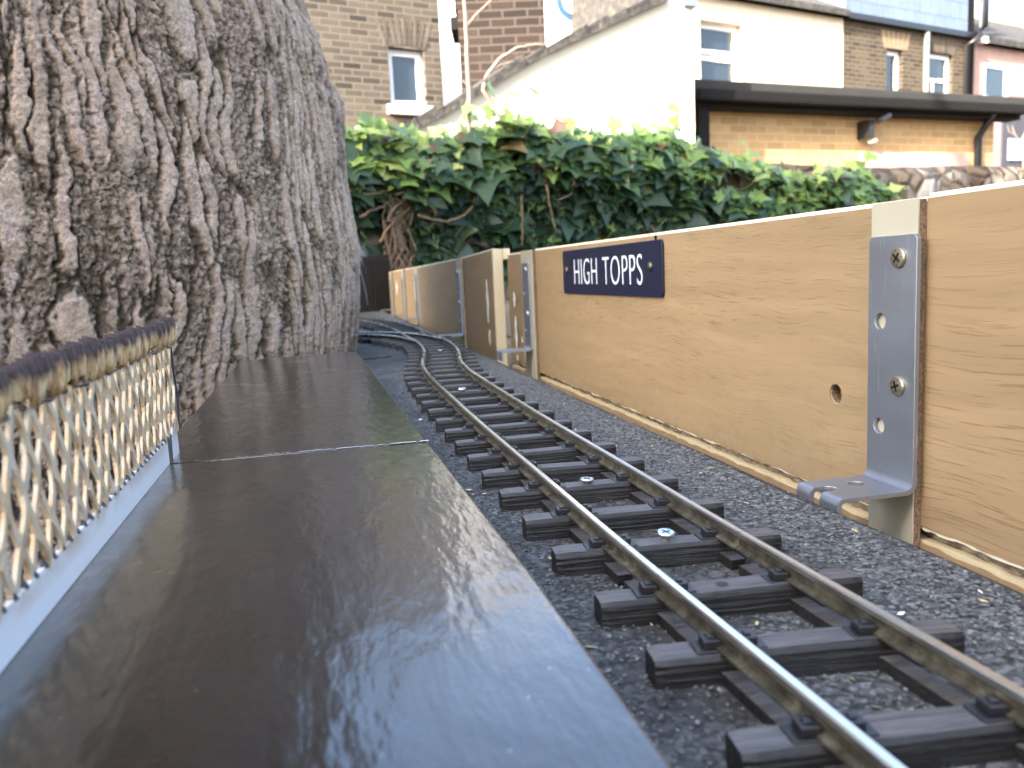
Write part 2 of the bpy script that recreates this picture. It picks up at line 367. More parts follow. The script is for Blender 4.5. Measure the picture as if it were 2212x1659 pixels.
stone = n.ramp(sp.outputs[0], [(0, (.07, .045, .03)), (.3, (.20, .15, .10)), (.6, (.30, .25, .19)), (.8, (.11, .09, .07)), (1, (.48, .44, .38))])
n.col(n.mix(n.ramp(fd, [(.0, 1.), (.09, 0.)]), stone, (.13, .105, .08))); nr = n.bump(n.ramp(fd, [(0, 0.), (.2, 1.)]), .02, 1); n.nrm(n.bump(n.noise(v, 60, 5), .008, 1, nr))
def render(name, c, var=.06, sc=3):
    m = mat(name, c, .8, spec=.2); n = N(m); v = n.coord((1, 1, .35))
    n.col(n.mix(n.ramp(n.noise(v, sc, 5, .65), [(.35, 0.), (.7, 1.)]), c, tuple(q*(1-var*2.2) for q in c))); n.nrm(n.bump(n.noise(n.coord(), 40, 4), .004, .5)); return m
M_WHITE_R = render('white_render', (.80, .72, .56), .05)
M_WHITE_F = render('white_painted_house', (.82, .83, .84), .02)
M_CREAM_R = render('cream_render', (.66, .56, .43), .05)
M_PINK_R = render('pink_render', (.36, .24, .215), .10)
M_PINK_D = render('dull_red_render', (.22, .13, .12), .10)
M_ROOF = mat('old_roof_tiles', rough=.9); n = N(M_ROOF); v = n.coord(); n.col(n.ramp(n.noise(v, 9, 5, .7), [(.3, (.018, .017, .017)), (.5, (.040, .037, .034)), (.72, (.09, .08, .065))])); n.nrm(n.bump(n.noise(v, 25, 4), .02, 1))
M_SLATE = brick('blue_grey_slate', [(.13, .175, .26), (.17, .22, .32), (.15, .20, .29)], (.08, .10, .14), bw=.30, bh=.30, ms=.006, rough=.55)
M_BLACK = mat('black_painted_timber', (.012, .011, .010), .8, spec=.2); n = N(M_BLACK); n.col(n.mix(n.noise(n.coord((.3, 1, 4)), 8, 4), (.003, .003, .003), (.009, .008, .007)))
M_BLACKP = mat('black_plastic_pipe', (.014, .014, .016), .35)
M_GREYP = mat('grey_pipe', (.15, .16, .155), .5)
M_FELTROOF = mat('grey_felt_roof', (.07, .068, .06), .9); n = N(M_FELTROOF); n.col(n.mix(n.noise(n.coord(), 6, 5), (.012, .012, .0115), (.028, .026, .024)))
M_UPVC = mat('white_window_frame', (.80, .82, .85), .35)
M_GLASS = mat('window_glass', (.02, .03, .04), .04, spec=.8)
M_SILL = mat('painted_sill', (.55, .53, .50), .7)
M_BLUEF = mat('blue_window_frame', (.05, .12, .30), .4)
M_SOIL = mat('garden_soil', (.06, .045, .032), .95); n = N(M_SOIL); n.col(n.ramp(n.noise(n.coord(), 6, 6, .7), [(.3, (.03, .022, .015)), (.7, (.11, .085, .055))])); n.nrm(n.bump(n.noise(n.coord(), 30, 4), .02, 1))
M_DARKP = mat('dark_panel', (.014, .012, .013), .85, spec=.2); n = N(M_DARKP); n.col(n.mix(n.noise(n.coord((1, 1, .3)), 20, 5), (.006, .006, .007), (.018, .016, .017)))
M_TIMBER = mat('support_timber', (.18, .12, .07), .8)
M_WEB = mat('cobweb', (.55, .53, .50), .8, Alpha=.55)
def leafmat():
    m = mat('ivy_leaf', rough=.40, spec=.5); n = N(m)
    a = n.n('Attribute', attribute_name='tone')   # 0 mature dark leaf .. 1 young leaf
    s = n.n('SeparateColor'); n.l(a.outputs['Color'], s.inputs[0])
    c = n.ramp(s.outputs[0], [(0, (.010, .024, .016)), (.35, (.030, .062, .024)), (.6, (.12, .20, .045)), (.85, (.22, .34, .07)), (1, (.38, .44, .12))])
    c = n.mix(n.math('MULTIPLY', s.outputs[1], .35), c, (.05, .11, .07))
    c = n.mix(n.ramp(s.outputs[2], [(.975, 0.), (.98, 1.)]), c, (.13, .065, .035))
    n.col(c); n.b.inputs['Subsurface Weight'].default_value = 0
    tr = n.n('BsdfTranslucent'); n.l(c, tr.inputs[0]); mx = n.n('MixShader'); mx.inputs[0].default_value = .28
    out = m.node_tree.nodes['Material Output']; n.l(n.b.outputs[0], mx.inputs[1]); n.l(tr.outputs[0], mx.inputs[2]); n.l(mx.outputs[0], out.inputs[0])
    n.nrm(n.bump(n.noise(n.coord(), 90, 2), .002, .5)); return m
M_LEAF = leafmat()
M_STEM = mat('ivy_stem', (.17, .115, .07), .85); n = N(M_STEM); n.col(n.mix(n.noise(n.coord(), 40, 4), (.09, .06, .038), (.25, .175, .11)))
M_STEMG = mat('green_stem', (.12, .17, .05), .6)
M_TWIG = mat('bare_twig', (.30, .22, .17), .8)
M_LITTER = mat('plant_debris', (.42, .36, .17), .8)
M_PAPER = mat('lilac_notice', (.45, .45, .58), .6)

# ------------------------------------------------------------------ ground and track bed
GZ = -0.92
g = MB(); g.add([(-60, -60, GZ), (60, -60, GZ), (60, 90, GZ), (-60, 90, GZ)], [(0, 1, 2, 3)])
tag(g.build('ground', M_SOIL), 'dark garden soil below the raised track bed', None, kind='structure')
bed = thing('track_bed', 'grey mineral felt covered baseboard carrying the model railway', 'baseboard')
b = MB(); nx = 60
# felt sheet with a rolled near edge; right-hand edge wavers slightly
ys = [-.30 + 2.55*i/170 for i in range(171)]
xs_e = [.1695 + .0012*math.sin(y*9) + .0006*math.sin(y*41) for y in ys]
prof = [(-.0, 0.0), (-.0008, .0002), (.0, -.0012)]
vs = []; fs = []
cols_ = 9
for y, xe in zip(ys, xs_e):
    xl = -.05 if y < 1.12 else -.9
    row = [xl + (xe-.004-xl)*k/(cols_-4) for k in range(cols_-3)] + [xe-.0015, xe, xe]
    zz = [0.0]*(cols_-3) + [-.0004, -.0022, -.018]
    vs += [(x, y, z + (.0004*math.sin(x*50+y*30) if i < cols_-3 else 0)) for i, (x, z) in enumerate(zip(row, zz))]
for i in range(len(ys)-1):
    for k in range(cols_-1): fs.append((i*cols_+k, i*cols_+k+1, (i+1)*cols_+k+1, (i+1)*cols_+k))
b.add(vs, fs); n_main = len(fs)
ob = b.build('felt_surface', [M_FELT, M_FELTEDGE], bed, smooth=True)
for p in ob.data.polygons:
    if p.center.x > .1655 and p.center.x > .16: p.material_index = 1
b = MB(); b.box(-.05, .166, -.30, 1.12, -.030, -.004); b.box(-.9, .166, 1.12, 2.25, -.030, -.004)
b.build('board', M_TIMBER, bed)
for y in (-.2, .6, 1.4, 2.1):
    for x in (-.02, .13): b = MB(); b.box(x-.02, x+.02, y-.02, y+.02, GZ-.01, -.030); b.build('support_leg', M_TIMBER, bed)
b = MB(); b.prism([(.038, .915), (.052, .9165), (.070, .919), (.0735, .9215), (.060, .9213), (.038, .9235)], .0004, .0012, 'z')
b.build('sheet_joint', M_GLUE, bed, label='short black open joint in the felt beside the platform')

# ------------------------------------------------------------------ railway track
def cr(pts, step=.006):
    P = [Vector(p) for p in pts]; P = [P[0]*2-P[1]] + P + [P[-1]*2-P[-2]]; out = []
    for i in range(1, len(P)-2):
        L = (P[i+1]-P[i]).length; k = max(2, int(L/step))
        for j in range(k):
            t = j/k; a, b_, c, d = P[i-1], P[i], P[i+1], P[i+2]
            out.append(.5*((2*b_)+(c-a)*t+(2*a-5*b_+4*c-d)*t*t+(3*b_-a-3*c+d)*t**3))
    out.append(P[-2]); return out
MAIN = cr([(.0975, -.09), (.0965, 0), (.0955, .10), (.0937, .205), (.0935, .30), (.0932, .42), (.0940, .53), (.0948, .59), (.0960, .640), (.0982, .680), (.1020, .725), (.1095, .778), (.1170, .830), (.1222, .885), (.1252, .935), (.1262, 1.0), (.1252, 1.07), (.1245, 1.17), (.1225, 1.25), (.118, 1.35), (.109, 1.45), (.088, 1.6), (.055, 1.75), (.0, 1.92)])
DIV = cr([(.1262, .99), (.1215, 1.03), (.1150, 1.075), (.1040, 1.118), (.0880, 1.155), (.0700, 1.182), (.0500, 1.204), (.0250, 1.224), (-.01, 1.245), (-.08, 1.275), (-.2, 1.31)])
def tangents(path):
    return [(path[min(i+1, len(path)-1)] - path[max(i-1, 0)]).normalized() for i in range(len(path))]
def offset(path, d):
    return [Vector((p.x + t.y*d, p.y - t.x*d)) for p, t in zip(path, tangents(path))]
GA = .0160 + .0011
def rail_mesh(path):
    pr = [(-.0021, .0068), (.0021, .0068), (.0021, .0074), (.0005, .0078), (.0005, .0099), (.0012, .0104), (.0012, .01155), (.0008, .0119), (-.0008, .0119), (-.0012, .01155), (-.0012, .0104), (-.0005, .0099), (-.0005, .0078), (-.0021, .0074)]
    tg = tangents(path); m = MB(); vs = []; k = len(pr)
    for p, t in zip(path, tg):
        for o_, z in pr: vs.append((p.x + t.y*o_, p.y - t.x*o_, z))
    fs = []
    for i in range(len(path)-1):
        for j in range(k): fs.append((i*k+j, i*k+(j+1) % k, (i+1)*k+(j+1) % k, (i+1)*k+j))
    fs += [tuple(range(k)), tuple(range((len(path)-1)*k, len(path)*k))]
    m.add(vs, fs)
    for i in range(len(m.f)):
        if i < (len(path)-1)*k and (i % k) in (5, 6, 7, 8, 9): m.m[i] = 1
    return m
def clip(path, y0, y1):
    out = []
    for a, b_ in zip(path, path[1:]):
        for yy in (y0, y1):
            if (a.y-yy)*(b_.y-yy) < 0 and yy == y0: out.append(a.lerp(b_, (yy-a.y)/(b_.y-a.y)))
        if y0 <= b_.y <= y1: out.append(b_)
        if (a.y-y1)*(b_.y-y1) < 0: out.append(a.lerp(b_, (y1-a.y)/(b_.y-a.y)))
    return out
def sleeper_mesh(L, seed):
    r = np.random.default_rng(seed); m = MB(); nxx = 26; W = .0084; H = .0067
    prof = [(-W/2, -.0008), (-W/2, H*.82), (-W/2+.0007, H), (-W/6, H), (W/6, H), (W/2-.0007, H), (W/2, H*.82), (W/2, -.0008)]
    vs = []; k = len(prof); a = r.uniform(.4, 1, 4); ph = r.uniform(0, 6, 4)
    for i in range(nxx+1):
        x = -L/2 + L*i/nxx; bow = .00028*math.sin(x*70*a[0]+ph[0]) + .00018*math.sin(x*190*a[1]+ph[1]); zb = .00020*math.sin(x*120*a[2]+ph[2])
        e = .0004 if i in (0, nxx) else 0
        for j, (y, z) in enumerate(prof):
            s_ = (1 if y > 0 else -1)
            vs.append((x, y + s_*bow*.5*(1 if j in (1, 2, 5, 6) else .3) - s_*e, z + (zb - e*.7 + r.uniform(-.00006, .00006) if j in (2, 3, 4, 5) else 0)))
    fs = [(i*k+j, i*k+j+1, (i+1)*k+j+1, (i+1)*k+j) for i in range(nxx) for j in range(k-1)]
    fs += [tuple(range(k)), tuple(range(nxx*k, (nxx+1)*k))]
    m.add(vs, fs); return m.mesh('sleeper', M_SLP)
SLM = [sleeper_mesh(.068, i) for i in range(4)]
def chair_mesh():
    m = MB(); m.box(-.0040, .0019, -.0030, .0030, .0062, .0071); m.box(-.0022, .0016, -.0021, .0021, .0071, .0089)
    m.box(-.0012, .0003, -.0009, .0009, .0089, .0094)
    return m.mesh('chair', M_CHAIR, bevel=.00018, seg=1)
CHM = chair_mesh()
CH_OFF = GA + .0022 + .0014
def put_sleeper(parent, p, t, k, chairs=True, mesh=None, jig=1):
    skew = float(np.interp(p.y, [.17, .20, .30, .50], [-.125, -.085, -.05, 0.0])); p = p + Vector((.0012*min(1, -skew*10), 0))
    ang = math.atan2(-t.x, t.y) + random.uniform(-.018, .018)*jig + skew
    o = bpy.data.objects.new('sleeper', mesh or SLM[k % 4]); link(o); o.parent = parent
    o.location = (p.x, p.y, 0); o.rotation_euler = (0, 0, ang + (math.pi if k % 3 == 1 else 0))
    if chairs:
        for sx, flip in ((-CH_OFF, 0), (-2*GA+CH_OFF, 1), (2*GA-CH_OFF, 0), (CH_OFF, 1)):
            c = bpy.data.objects.new('chair', CHM); link(c); c.parent = o; c.location = (sx, 0, 0); c.rotation_euler = (0, 0, math.pi*flip)
    return o
def at_y(path, y):
    for a, c in zip(path, path[1:]):
        if a.y <= y <= c.y: return a.lerp(c, (y-a.y)/max(1e-9, c.y-a.y)), (c-a).normalized()
    return path[-1], (path[-1]-path[-2]).normalized()
def webs(parent, path, ya, yb):
    for d in (-GA, GA):
        m = MB(); pp = clip(offset(path, d), ya, yb)
        for a, c in zip(pp[::1], pp[1::1]):
            t = (c-a).normalized(); nrm = Vector((t.y, -t.x))
            q = [a+nrm*.0022, a-nrm*.0022, c-nrm*.0022, c+nrm*.0022]
            m.add([(v.x, v.y, z) for z in (.0002, .0030) for v in q], [(0,3,2,1),(4,5,6,7),(0,1,5,4),(1,2,6,5),(2,3,7,6),(3,0,4,7)])
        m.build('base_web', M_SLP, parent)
def screw_part(parent, x, y, z, r=.0026, tilt=(0, 0), name='fixing_screw'):
    Mx = Matrix.Translation((x, y, z)) @ Matrix.Rotation(tilt[0], 4, 'X') @ Matrix.Rotation(tilt[1], 4, 'Y')
    m = MB(); m.lathe([(.0009, -.004), (.0010, -.0016), (r*.8, -.0006), (r, -.0001), (r, .0001), (r*.93, .0004)], Mx, 20)
    for a in (0.4, .4+math.pi/2):
        m.box(-r*.62, r*.62, -.00028, .00028, .0002, .00046, 1, Mx @ Matrix.Rotation(a, 4, 'Z'))
    return m.build(name, [M_SCREW, M_RECESS], parent)
def track(name, label, path, ya, yb, slp_ys, chairs=True, web=True):
    t = thing(name, label, 'model railway track', group='model railway tracks')
    for d in (-GA, GA): rail_mesh(clip(offset(path, d), ya, yb)).build('rail', [M_RAILSIDE, M_RAILTOP], t)
    if web: webs(t, path, ya+.002, yb-.002)
    for k, y in enumerate(slp_ys):
        p, tg = at_y(path, y); put_sleeper(t, p, tg, k, chairs)
    return t
SY = [.0120, .0470, .0815, .1158, .1505, .1832, .2203, .2553, .2915, .3245, .3575, .3915, .4245, .4585, .4945] + [.5298+.0343*k for k in range(14)]
J1 = .2052
t1 = track('railway_track', 'nearest track panel with dark sleepers, ending at a rail joint', MAIN, -.09, J1-.0002, [-.058, -.023] + [y for y in SY if y < J1])
t2 = track('railway_track', 'middle track panel with two wood screws, from rail joint into the double bend', MAIN, J1+.0002, .99, [y for y in SY if J1 < y < .985])
screw_part(t2, .0945, .2206, .0088, .0026, (.10, .06)); screw_part(t2, .0935, .2915, .0083, .0026, (.02, .05))
screw_part(t2, .0925, .5645, .0084, .0028, (.1, -.05)); screw_part(t2, .122, .8728, .0084, .0030)
m = MB(); m.lathe([(.0014, 0), (.0016, .0001), (.0009, .00012)], Matrix.Translation((.0935, .1836, .0068)), 14); m.build('screw_hole', M_RECESS, t1)
# turnout: stock rails, frog and both routes
t3 = thing('turnout', 'far turnout where the track divides beside the tree trunk', 'turnout')
Lm, Rm, Ld, Rd = offset(MAIN, -GA), offset(MAIN, GA), offset(DIV, -GA), offset(DIV, GA)
for nm, pth, lo, hi in (('rail', Lm, .99, 1.40), ('rail', Rm, .99, 1.40), ('rail', Ld, .99, 1.26), ('rail', Rd, .99, 1.26)):
    rail_mesh(clip(pth, lo, hi)).build(nm, [M_RAILSIDE, M_RAILTOP], t3)
rail_mesh([p for p in offset(MAIN, GA-.006) if 1.10 <= p.y <= 1.17]).build('check_rail', [M_RAILSIDE, M_RAILTOP], t3)
SLL = [sleeper_mesh(l, 9+i) for i, l in enumerate((.074, .082, .092, .104))]
for k, y in enumerate([1.011, 1.041, 1.071, 1.101]):
    p, tg = at_y(MAIN, y); q, _ = at_y(DIV, y); put_sleeper(t3, Vector(((p.x+q.x)/2, y)), tg, k, False, SLL[k])
for k in range(8):
    p, tg = at_y(MAIN, 1.129+k*.0335); put_sleeper(t3, p, tg, k, True)
acc = 0; prev = None; cnt = 0; pts = [p for p in DIV if p.y > 1.09]; tgs = tangents(pts)
t4 = thing('railway_track', 'sharply curved track leaving the turnout behind the trunk', 'model railway track', group='model railway tracks')
for p, tg in zip(pts, tgs):
    if prev is not None:
        acc += (p-prev).length
        if acc > .024: put_sleeper(t3 if p.y < 1.25 else t4, p, tg, cnt, True); acc = 0; cnt += 1
    prev = p
for d in (-GA, GA): rail_mesh(clip(offset(DIV, d), 1.2602, 2)).build('rail', [M_RAILSIDE, M_RAILTOP], t4)
t5 = track('railway_track', 'farthest track panel running on past the turnout to the dark panel', MAIN, 1.4002, 1.93, [1.41+.034*k for k in range(13)], False, False)
# loose bits of debris on the felt
m = MB()
for i in range(80):
    y = random.uniform(.09, .6); x = random.uniform(.045, .165); s = random.uniform(.0004, .0012)
    a = random.uniform(0, 3); Mx = Matrix.Translation((x, y, .0006)) @ Matrix.Rotation(a, 4, 'Z') @ Matrix.Rotation(random.uniform(-.4, .4), 4, 'X')
    m.add([Mx @ Vector(p) for p in ((-s*1.6, 0, 0), (0, -s*.6, 0), (s*1.5, 0, .0002), (0, s*.6, .0001))], [(0, 1, 2, 3)], random.choice((0, 0, 0, 1)))
tag(m.build('plant_debris', [M_LITTER, M_CHIP]), 'scattered tiny chips and straw bits on the felt', None, kind='stuff')
# coarse loose mineral chips
m = MB()
m1 = mat('slate_chips', (.070, .077, .081), .55); m2 = mat('pale_slate_chips', (.15, .163, .168), .55)
for i in range(26000):
    y = .07 + .60*random.random()**1.4; x = random.uniform(.042, .1670)
    if random.random() < .55 and abs(x-.094) < .040: continue
    s = random.uniform(.00030, .00068); Mx = Matrix.Translation((x, y, .0003+.0004*math.sin(x*50+y*30))) @ Matrix.Rotation(random.uniform(0, 6.3), 4, 'Z') @ Matrix.Rotation(random.uniform(-.7, .7), 4, 'X') @ Matrix.Rotation(random.uniform(-.4, .4), 4, 'Y')
    m.add([Mx @ Vector(p) for p in ((-s*1.3, -s*.2, 0), (0, -s*.8, .0001), (s*1.2, 0, 0), (s*.1, s*.7, 0))], [(0, 1, 2, 3)], 1 if random.random() < .2 else 0)
tag(m.build('mineral_chips', [m1, m2]), 'fine slate chips shed over the grey felt', None, kind='stuff')

# ------------------------------------------------------------------ platform
def platform(name, label, poly, ztop=.025):
    t = thing(name, label, 'platform', group='model platform sections')
    m = MB(); vs, fs = plate([poly], .006, .0006); m.add([v + Vector((0, 0, ztop-.003)) for v in vs], fs)
    m.build('deck', M_VARN, t)
    cx = sum(p[0] for p in poly)/len(poly); cy = sum(p[1] for p in poly)/len(poly)
    inn = [(cx+(p[0]-cx)*(1-.006/abs(p[0]-cx)), cy+(p[1]-cy)*.99) for p in poly]
    m = MB(); m.prism(inn, -.001, ztop-.0062, 'z'); m.build('side_boards', M_PLYEDGE, t); return t
pl1 = platform('platform_section', 'near glossy dark brown platform section with the mesh railing', [(.0388, -.30), (.0386, .16), (.0362, .3035), (.0360, .3070), (-.0590, .3090), (-.0590, -.30)])
pl2 = platform('platform_section', 'far dark brown platform section ending against the tree trunk', [(.0358, .3092), (.0290, .731), (-.0665, .714), (-.0635, .3098)], .0252)
m = MB()
for i in range(60):
    u = random.random(); x = .036 - .085*u; y = .3084 + .0012*u; s = random.uniform(.0003, .0008)*(1.3-u)
    m.add([(x-s*2, y-s*.5, .02535), (x+s*2, y-s*.4, .0254), (x+s*1.5, y+s*.5, .0254), (x-s, y+s*.5, .02535)], [(0, 1, 2, 3)])
m.build('chipped_edge', M_CHIP, pl2)

# ------------------------------------------------------------------ mesh railing on the platform
FX = -.0565
fen = thing('mesh_railing', 'rust stained white wire mesh railing with dark bound top edge on the platform', 'railing', (FX, .0, .025))
m = MB(); m.box(-.0006, .0006, -.10, .3095, 0, .0092); m.build('base_strip', M_WPAINT, fen, bevel=.0002, seg=1)
m = MB(); m.prism([(.318, 0), (.3305, 0), (.3300, .0150), (.3265, .0135), (.319, .0090)], -.0006, .0006, 'x'); m.build('end_strip', M_WPAINT, fen)
m = MB(); m.prism([(.3097, 0), (.3185, 0), (.3190, .0090), (.3097, .0088)], -.0004, .0004, 'x'); m.build('strip_joint', M_GLUE, fen)
# expanded mesh: zig-zag strands meeting at nodes
m = MB(); P = .0093; Z0, Z1 = .0085, .0425; HH = .0090; rows = 4
k0 = int(-.02/P); k1 = int(.338/P)
def strand(a, b_, w_, mi=0):
    a, b_ = Vector(a), Vector(b_); d = (b_-a).normalized(); s_ = Vector((0, d.z, -d.y))
    bow = random.uniform(-.0004, .0004)
    pts = []
    for t_, ww in ((0, 1.25), (.25, .9), (.5, .85), (.75, .9), (1, 1.25)):
        c = a.lerp(b_, t_) + Vector((bow*math.sin(t_*math.pi), bow*math.sin(t_*math.pi), 0)); pts.append((c, ww*w_))
    vs = []
    for c, ww in pts:
        vs += [c + s_*ww + Vector((-.0004, 0, 0)), c + s_*ww + Vector((.0004, 0, 0)), c - s_*ww + Vector((.0006, 0, 0)), c - s_*ww + Vector((-.0002, 0, 0))]
    m.add(vs, [(i*4+j, i*4+(j+1) % 4, (i+1)*4+(j+1) % 4, (i+1)*4+j) for i in range(4) for j in range(4)] + [(3,2,1,0), (16,17,18,19)], mi)
for k in range(k0, k1+1):
    jit = [random.uniform(-.0005, .0005) for _ in range(6)]
    for r in range(rows):
        za, zb = Z0 + HH*r*.93, Z0 + HH*(r+1)*.93; oy = (.5 if r % 2 else 0)*P
        for sgn in (-1, 1):
            a = (jit[r]*.6, k*P + oy, za); c = (jit[r+1]*.6, k*P + oy + sgn*P/2, zb)
            if c[1] < .337 and a[1] < .337: strand(a, c, random.uniform(.00120, .00155))
m.build('wire_mesh', M_PATINA, fen, smooth=False)
m = MB()
for k in range(int(-.02/.0088), int(.338/.0088)+1):
    y = k*.0088 + random.uniform(-.0006, .0006); dz = random.uniform(-.0006, .0006) + .0012*(y/.34)
    for e, (ra, dy) in enumerate(((1, 0), (.8, .0030), (.62, .0058))):
        zl = .0408 + random.uniform(-.0008, .0012); dy += random.uniform(-.0006, .0006); tz = random.uniform(-.0010, .0006)
        m.tube([(-.0006, y+dy+.0002, zl), (-.0009, y+dy, .0440+dz), (-.0010, y+dy-.0003, .0470+dz+tz), (-.0003, y+dy-.0006, .0488+dz+tz), (.0008, y+dy+.0002, .0484+dz+tz), (.0013, y+dy+.0004, .0458+dz), (.0012, y+dy-.0002, .0430), (.0006, y+dy, zl)],
               [.0009*ra, .0012*ra, .0014*ra, .0014*ra, .0014*ra, .0013*ra, .0011*ra, .0008*ra], 8)
m.build('top_binding', M_BIND, fen, smooth=True)
m = MB(); m.tube([(0, -.03,   .0408)] + [(0.0006*math.sin(i), i*.0047, .0406+.0004*math.sin(i*2.3)) for i in range(0, 72)], .0007, 6)
m.tube([(0, .3382, .0085), (.0003, .3388, .02), (0, .3380, .030), (0, .3375, .040), (0, .3365, .047)], .0006, 6)
for i in range(60): 
    y = -.02 + i*.0057; m.lathe([(.0004, 0), (.0012, .0006), (.0008, .0016), (.0002, .002)], Matrix.Translation((-.0001, y, .0083)), 7)
m.build('glue_line', M_GLUE, fen)

# ------------------------------------------------------------------ boards along the right-hand side
XB = .2075; ZT = .1068; ZG = -.0115
def ragged(y0, y1, z, amp, step=.002, seed=0):
    r = np.random.default_rng(seed); k = int((y1-y0)/step); ys_ = np.linspace(y0, y1, k+1)
    a = vnoise(ys_*260+seed*7, ys_*0+.5, seed)*.7 + vnoise(ys_*90, ys_*0+2.5, seed)*.8
    return [(float(y), float(z + amp*(q-.7))) for y, q in zip(ys_, a)]
def board(y0, y1, label, xb=XB, lam=0, ztop=(ZT, ZT), hole=None, thick=.010):
    t = thing('laminate_board', label, 'board', (xb, (y0+y1)/2, -.05), group='oak effect boards along the track')
    L = lambda v: Vector((v.x-xb, v.y-(y0+y1)/2, v.z+.05))
    zt0, zt1 = ztop
    # laminate face (thin skin) with a chipped lower edge
    low = ragged(y0, y1, ZG, .0012, seed=int(y0*1000) % 97)
    outer = low + [(y1, zt1-.0016), (y0, zt0-.0016)]
    loops = [outer] + ([circ(hole[0], hole[1], hole[2], 22)] if hole else [])
    def skin(loops, x0, x1):
        vs, fs = plate(loops, abs(x1-x0)); return [L(Vector(((x0+x1)/2 + (-v.z), v.x, v.y))) for v in vs], fs
    m = MB(); m.add(*skin(loops, xb-.0006, xb)); m.build('laminate_face', M_LAM[lam], t)
    m = MB(); low2 = ragged(y0, y1, ZG-.0008, .0016, seed=int(y0*1000) % 89 + 3)
    lp2 = [low2 + [(y1, zt1), (y0, zt0)]] + ([circ(hole[0], hole[1], hole[2]*.97, 22)] if hole else [])
    m.add(*skin(lp2, xb+.0002, xb+.0045)); m.build('core', M_WHITE_EDGE, t)
    m = MB()
    vs, fs = plate([[(y0, -.046), (y1, -.046), (y1, zt1-.0004), (y0, zt0-.0004)]], thick-.0047)
    m.add([L(Vector((xb+.0047+(thick-.0047)/2-v.z, v.x, v.y))) for v in vs], fs); m.build('fibreboard', M_GROOVE, t)
    m = MB(); up = ragged(y0, y1, ZG-.0064, .0016, seed=int(y0*1000) % 83 + 11)
    m.add(*skin([[(y0, -.046), (y1, -.046)] + up[::-1]], xb-.0005, xb+.0001)); m.build('lower_strip', M_LAM[lam], t)
    m = MB(); up = ragged(y0, y1, ZG-.0052, .0022, seed=int(y0*1000) % 83 + 12)
    m.add(*skin([[(y0, -.046), (y1, -.046)] + up[::-1]], xb+.0003, xb+.0044)); m.build('lower_core', M_CORE, t)
    return t
boards = [
 (-.02, .2510, 'nearest oak effect board, right of the big bracket', XB, 3, (ZT+.0008, ZT+.0005), None),
 (.2510, .7853, 'long oak effect board carrying the navy name sign', XB, 0, (ZT-.0005, ZT+.0015), (.3027, .0305, .0042)),
 (.7853, .9060, 'short oak effect board left of the second bracket, with white smears', XB, 1, (ZT+.0005, ZT+.0005), None),
 (.9100, 1.102, 'oak effect board with cream end beside the second bracket', .191, 1, (ZT+.0070, ZT+.0030), None),
 (1.1025, 1.638, 'oak effect board between the third and fourth brackets', .191, 2, (ZT+.003, ZT-.001), None),
 (1.6385, 1.905, 'narrow oak effect board between the fourth and fifth brackets', .194, 0, (ZT, ZT-.001), None),
 (1.9055, 2.205, 'oak effect board with a white scuff beyond the fifth bracket', .194, 2, (ZT-.001, ZT-.003), None),
 (2.2055, 2.300, 'farthest oak effect board beside the dark panel', .191, 1, (ZT-.003, ZT-.004), None)]
BO = [board(a, c, l, x, la, zt, ho) for a, c, l, x, la, zt, ho in boards]
# brown wood behind the drilled hole is part of the board; pencil mark on top edge; glue smears
def smear(parent, xb, y, zlist, w_):
    m = MB()
    for z0, z1 in zlist:
        k = 9; L_ = [(y + w_*.5*(1+.5*math.sin(i*2.1+z0*90))*math.sin(math.pi*(i+.3)/(k-.4)) + (z0-zlist[0][0])*.05, z0+(z1-z0)*i/(k-1)) for i in range(k)]
        R_ = [(y - w_*.5*(1+.4*math.sin(i*1.3+z1*70))*math.sin(math.pi*(i+.3)/(k-.4)) + (z0-zlist[0][0])*.05, z0+(z1-z0)*i/(k-1)) for i in range(k)][::-1]
        vs, fs = plate([L_+R_], .0004); m.add([Vector((xb-.0009-v.z, v.x, v.y)) - parent.location for v in vs], fs)
    m.build('white_smear', M_CHIP, parent)
m = MB(); Mx = Matrix.Translation(Vector((XB+.0001, .3027, .0305)) - BO[1].location) @ Matrix.Rotation(math.pi/2, 4, 'Y')
m.lathe([(.00425, 0), (.00395, .0003), (.0037, .0040), (.0036, .0041)], Mx, 22); m.f = m.f[:-2] + m.f[-1:]; m.m = m.m[:-1]
m.build('drilled_hole', M_HDF, BO[1])
smear(BO[3], .191, .945, [(.080, .030), (.022, .004)], .010); smear(BO[2], .205, .868, [(.066, .050), (.040, .004), (-.001, -.008)], .009)
smear(BO[6], .194, 2.10, [(.080, .045)], .03); smear(BO[2], .205, .84, [(.02, .013)], .004)
m = MB(); vs, fs = plate([[(-.002, .0), (.002, .0), (.0012, -.005), (0, -.0058)]], .0003)
m.add([Vector((XB-.00085, .488+v.x, ZT-.0012+v.y)) - BO[1].location for v in vs], fs); m.build('pencil_mark', M_RECESS, BO[1])
m = MB(); m.box(-.0006, .0105, .904-BO[3].location.y, .9097-BO[3].location.y, .004, ZT+.0565)
m.build('end_block', M_CORE, BO[3], bevel=.0004, seg=1)
m = MB(); m.box(.0105, .018, .900-BO[3].location.y, .9097-BO[3].location.y, ZT+.045, ZT+.0565); m.build('end_tab', M_CORE, BO[3])

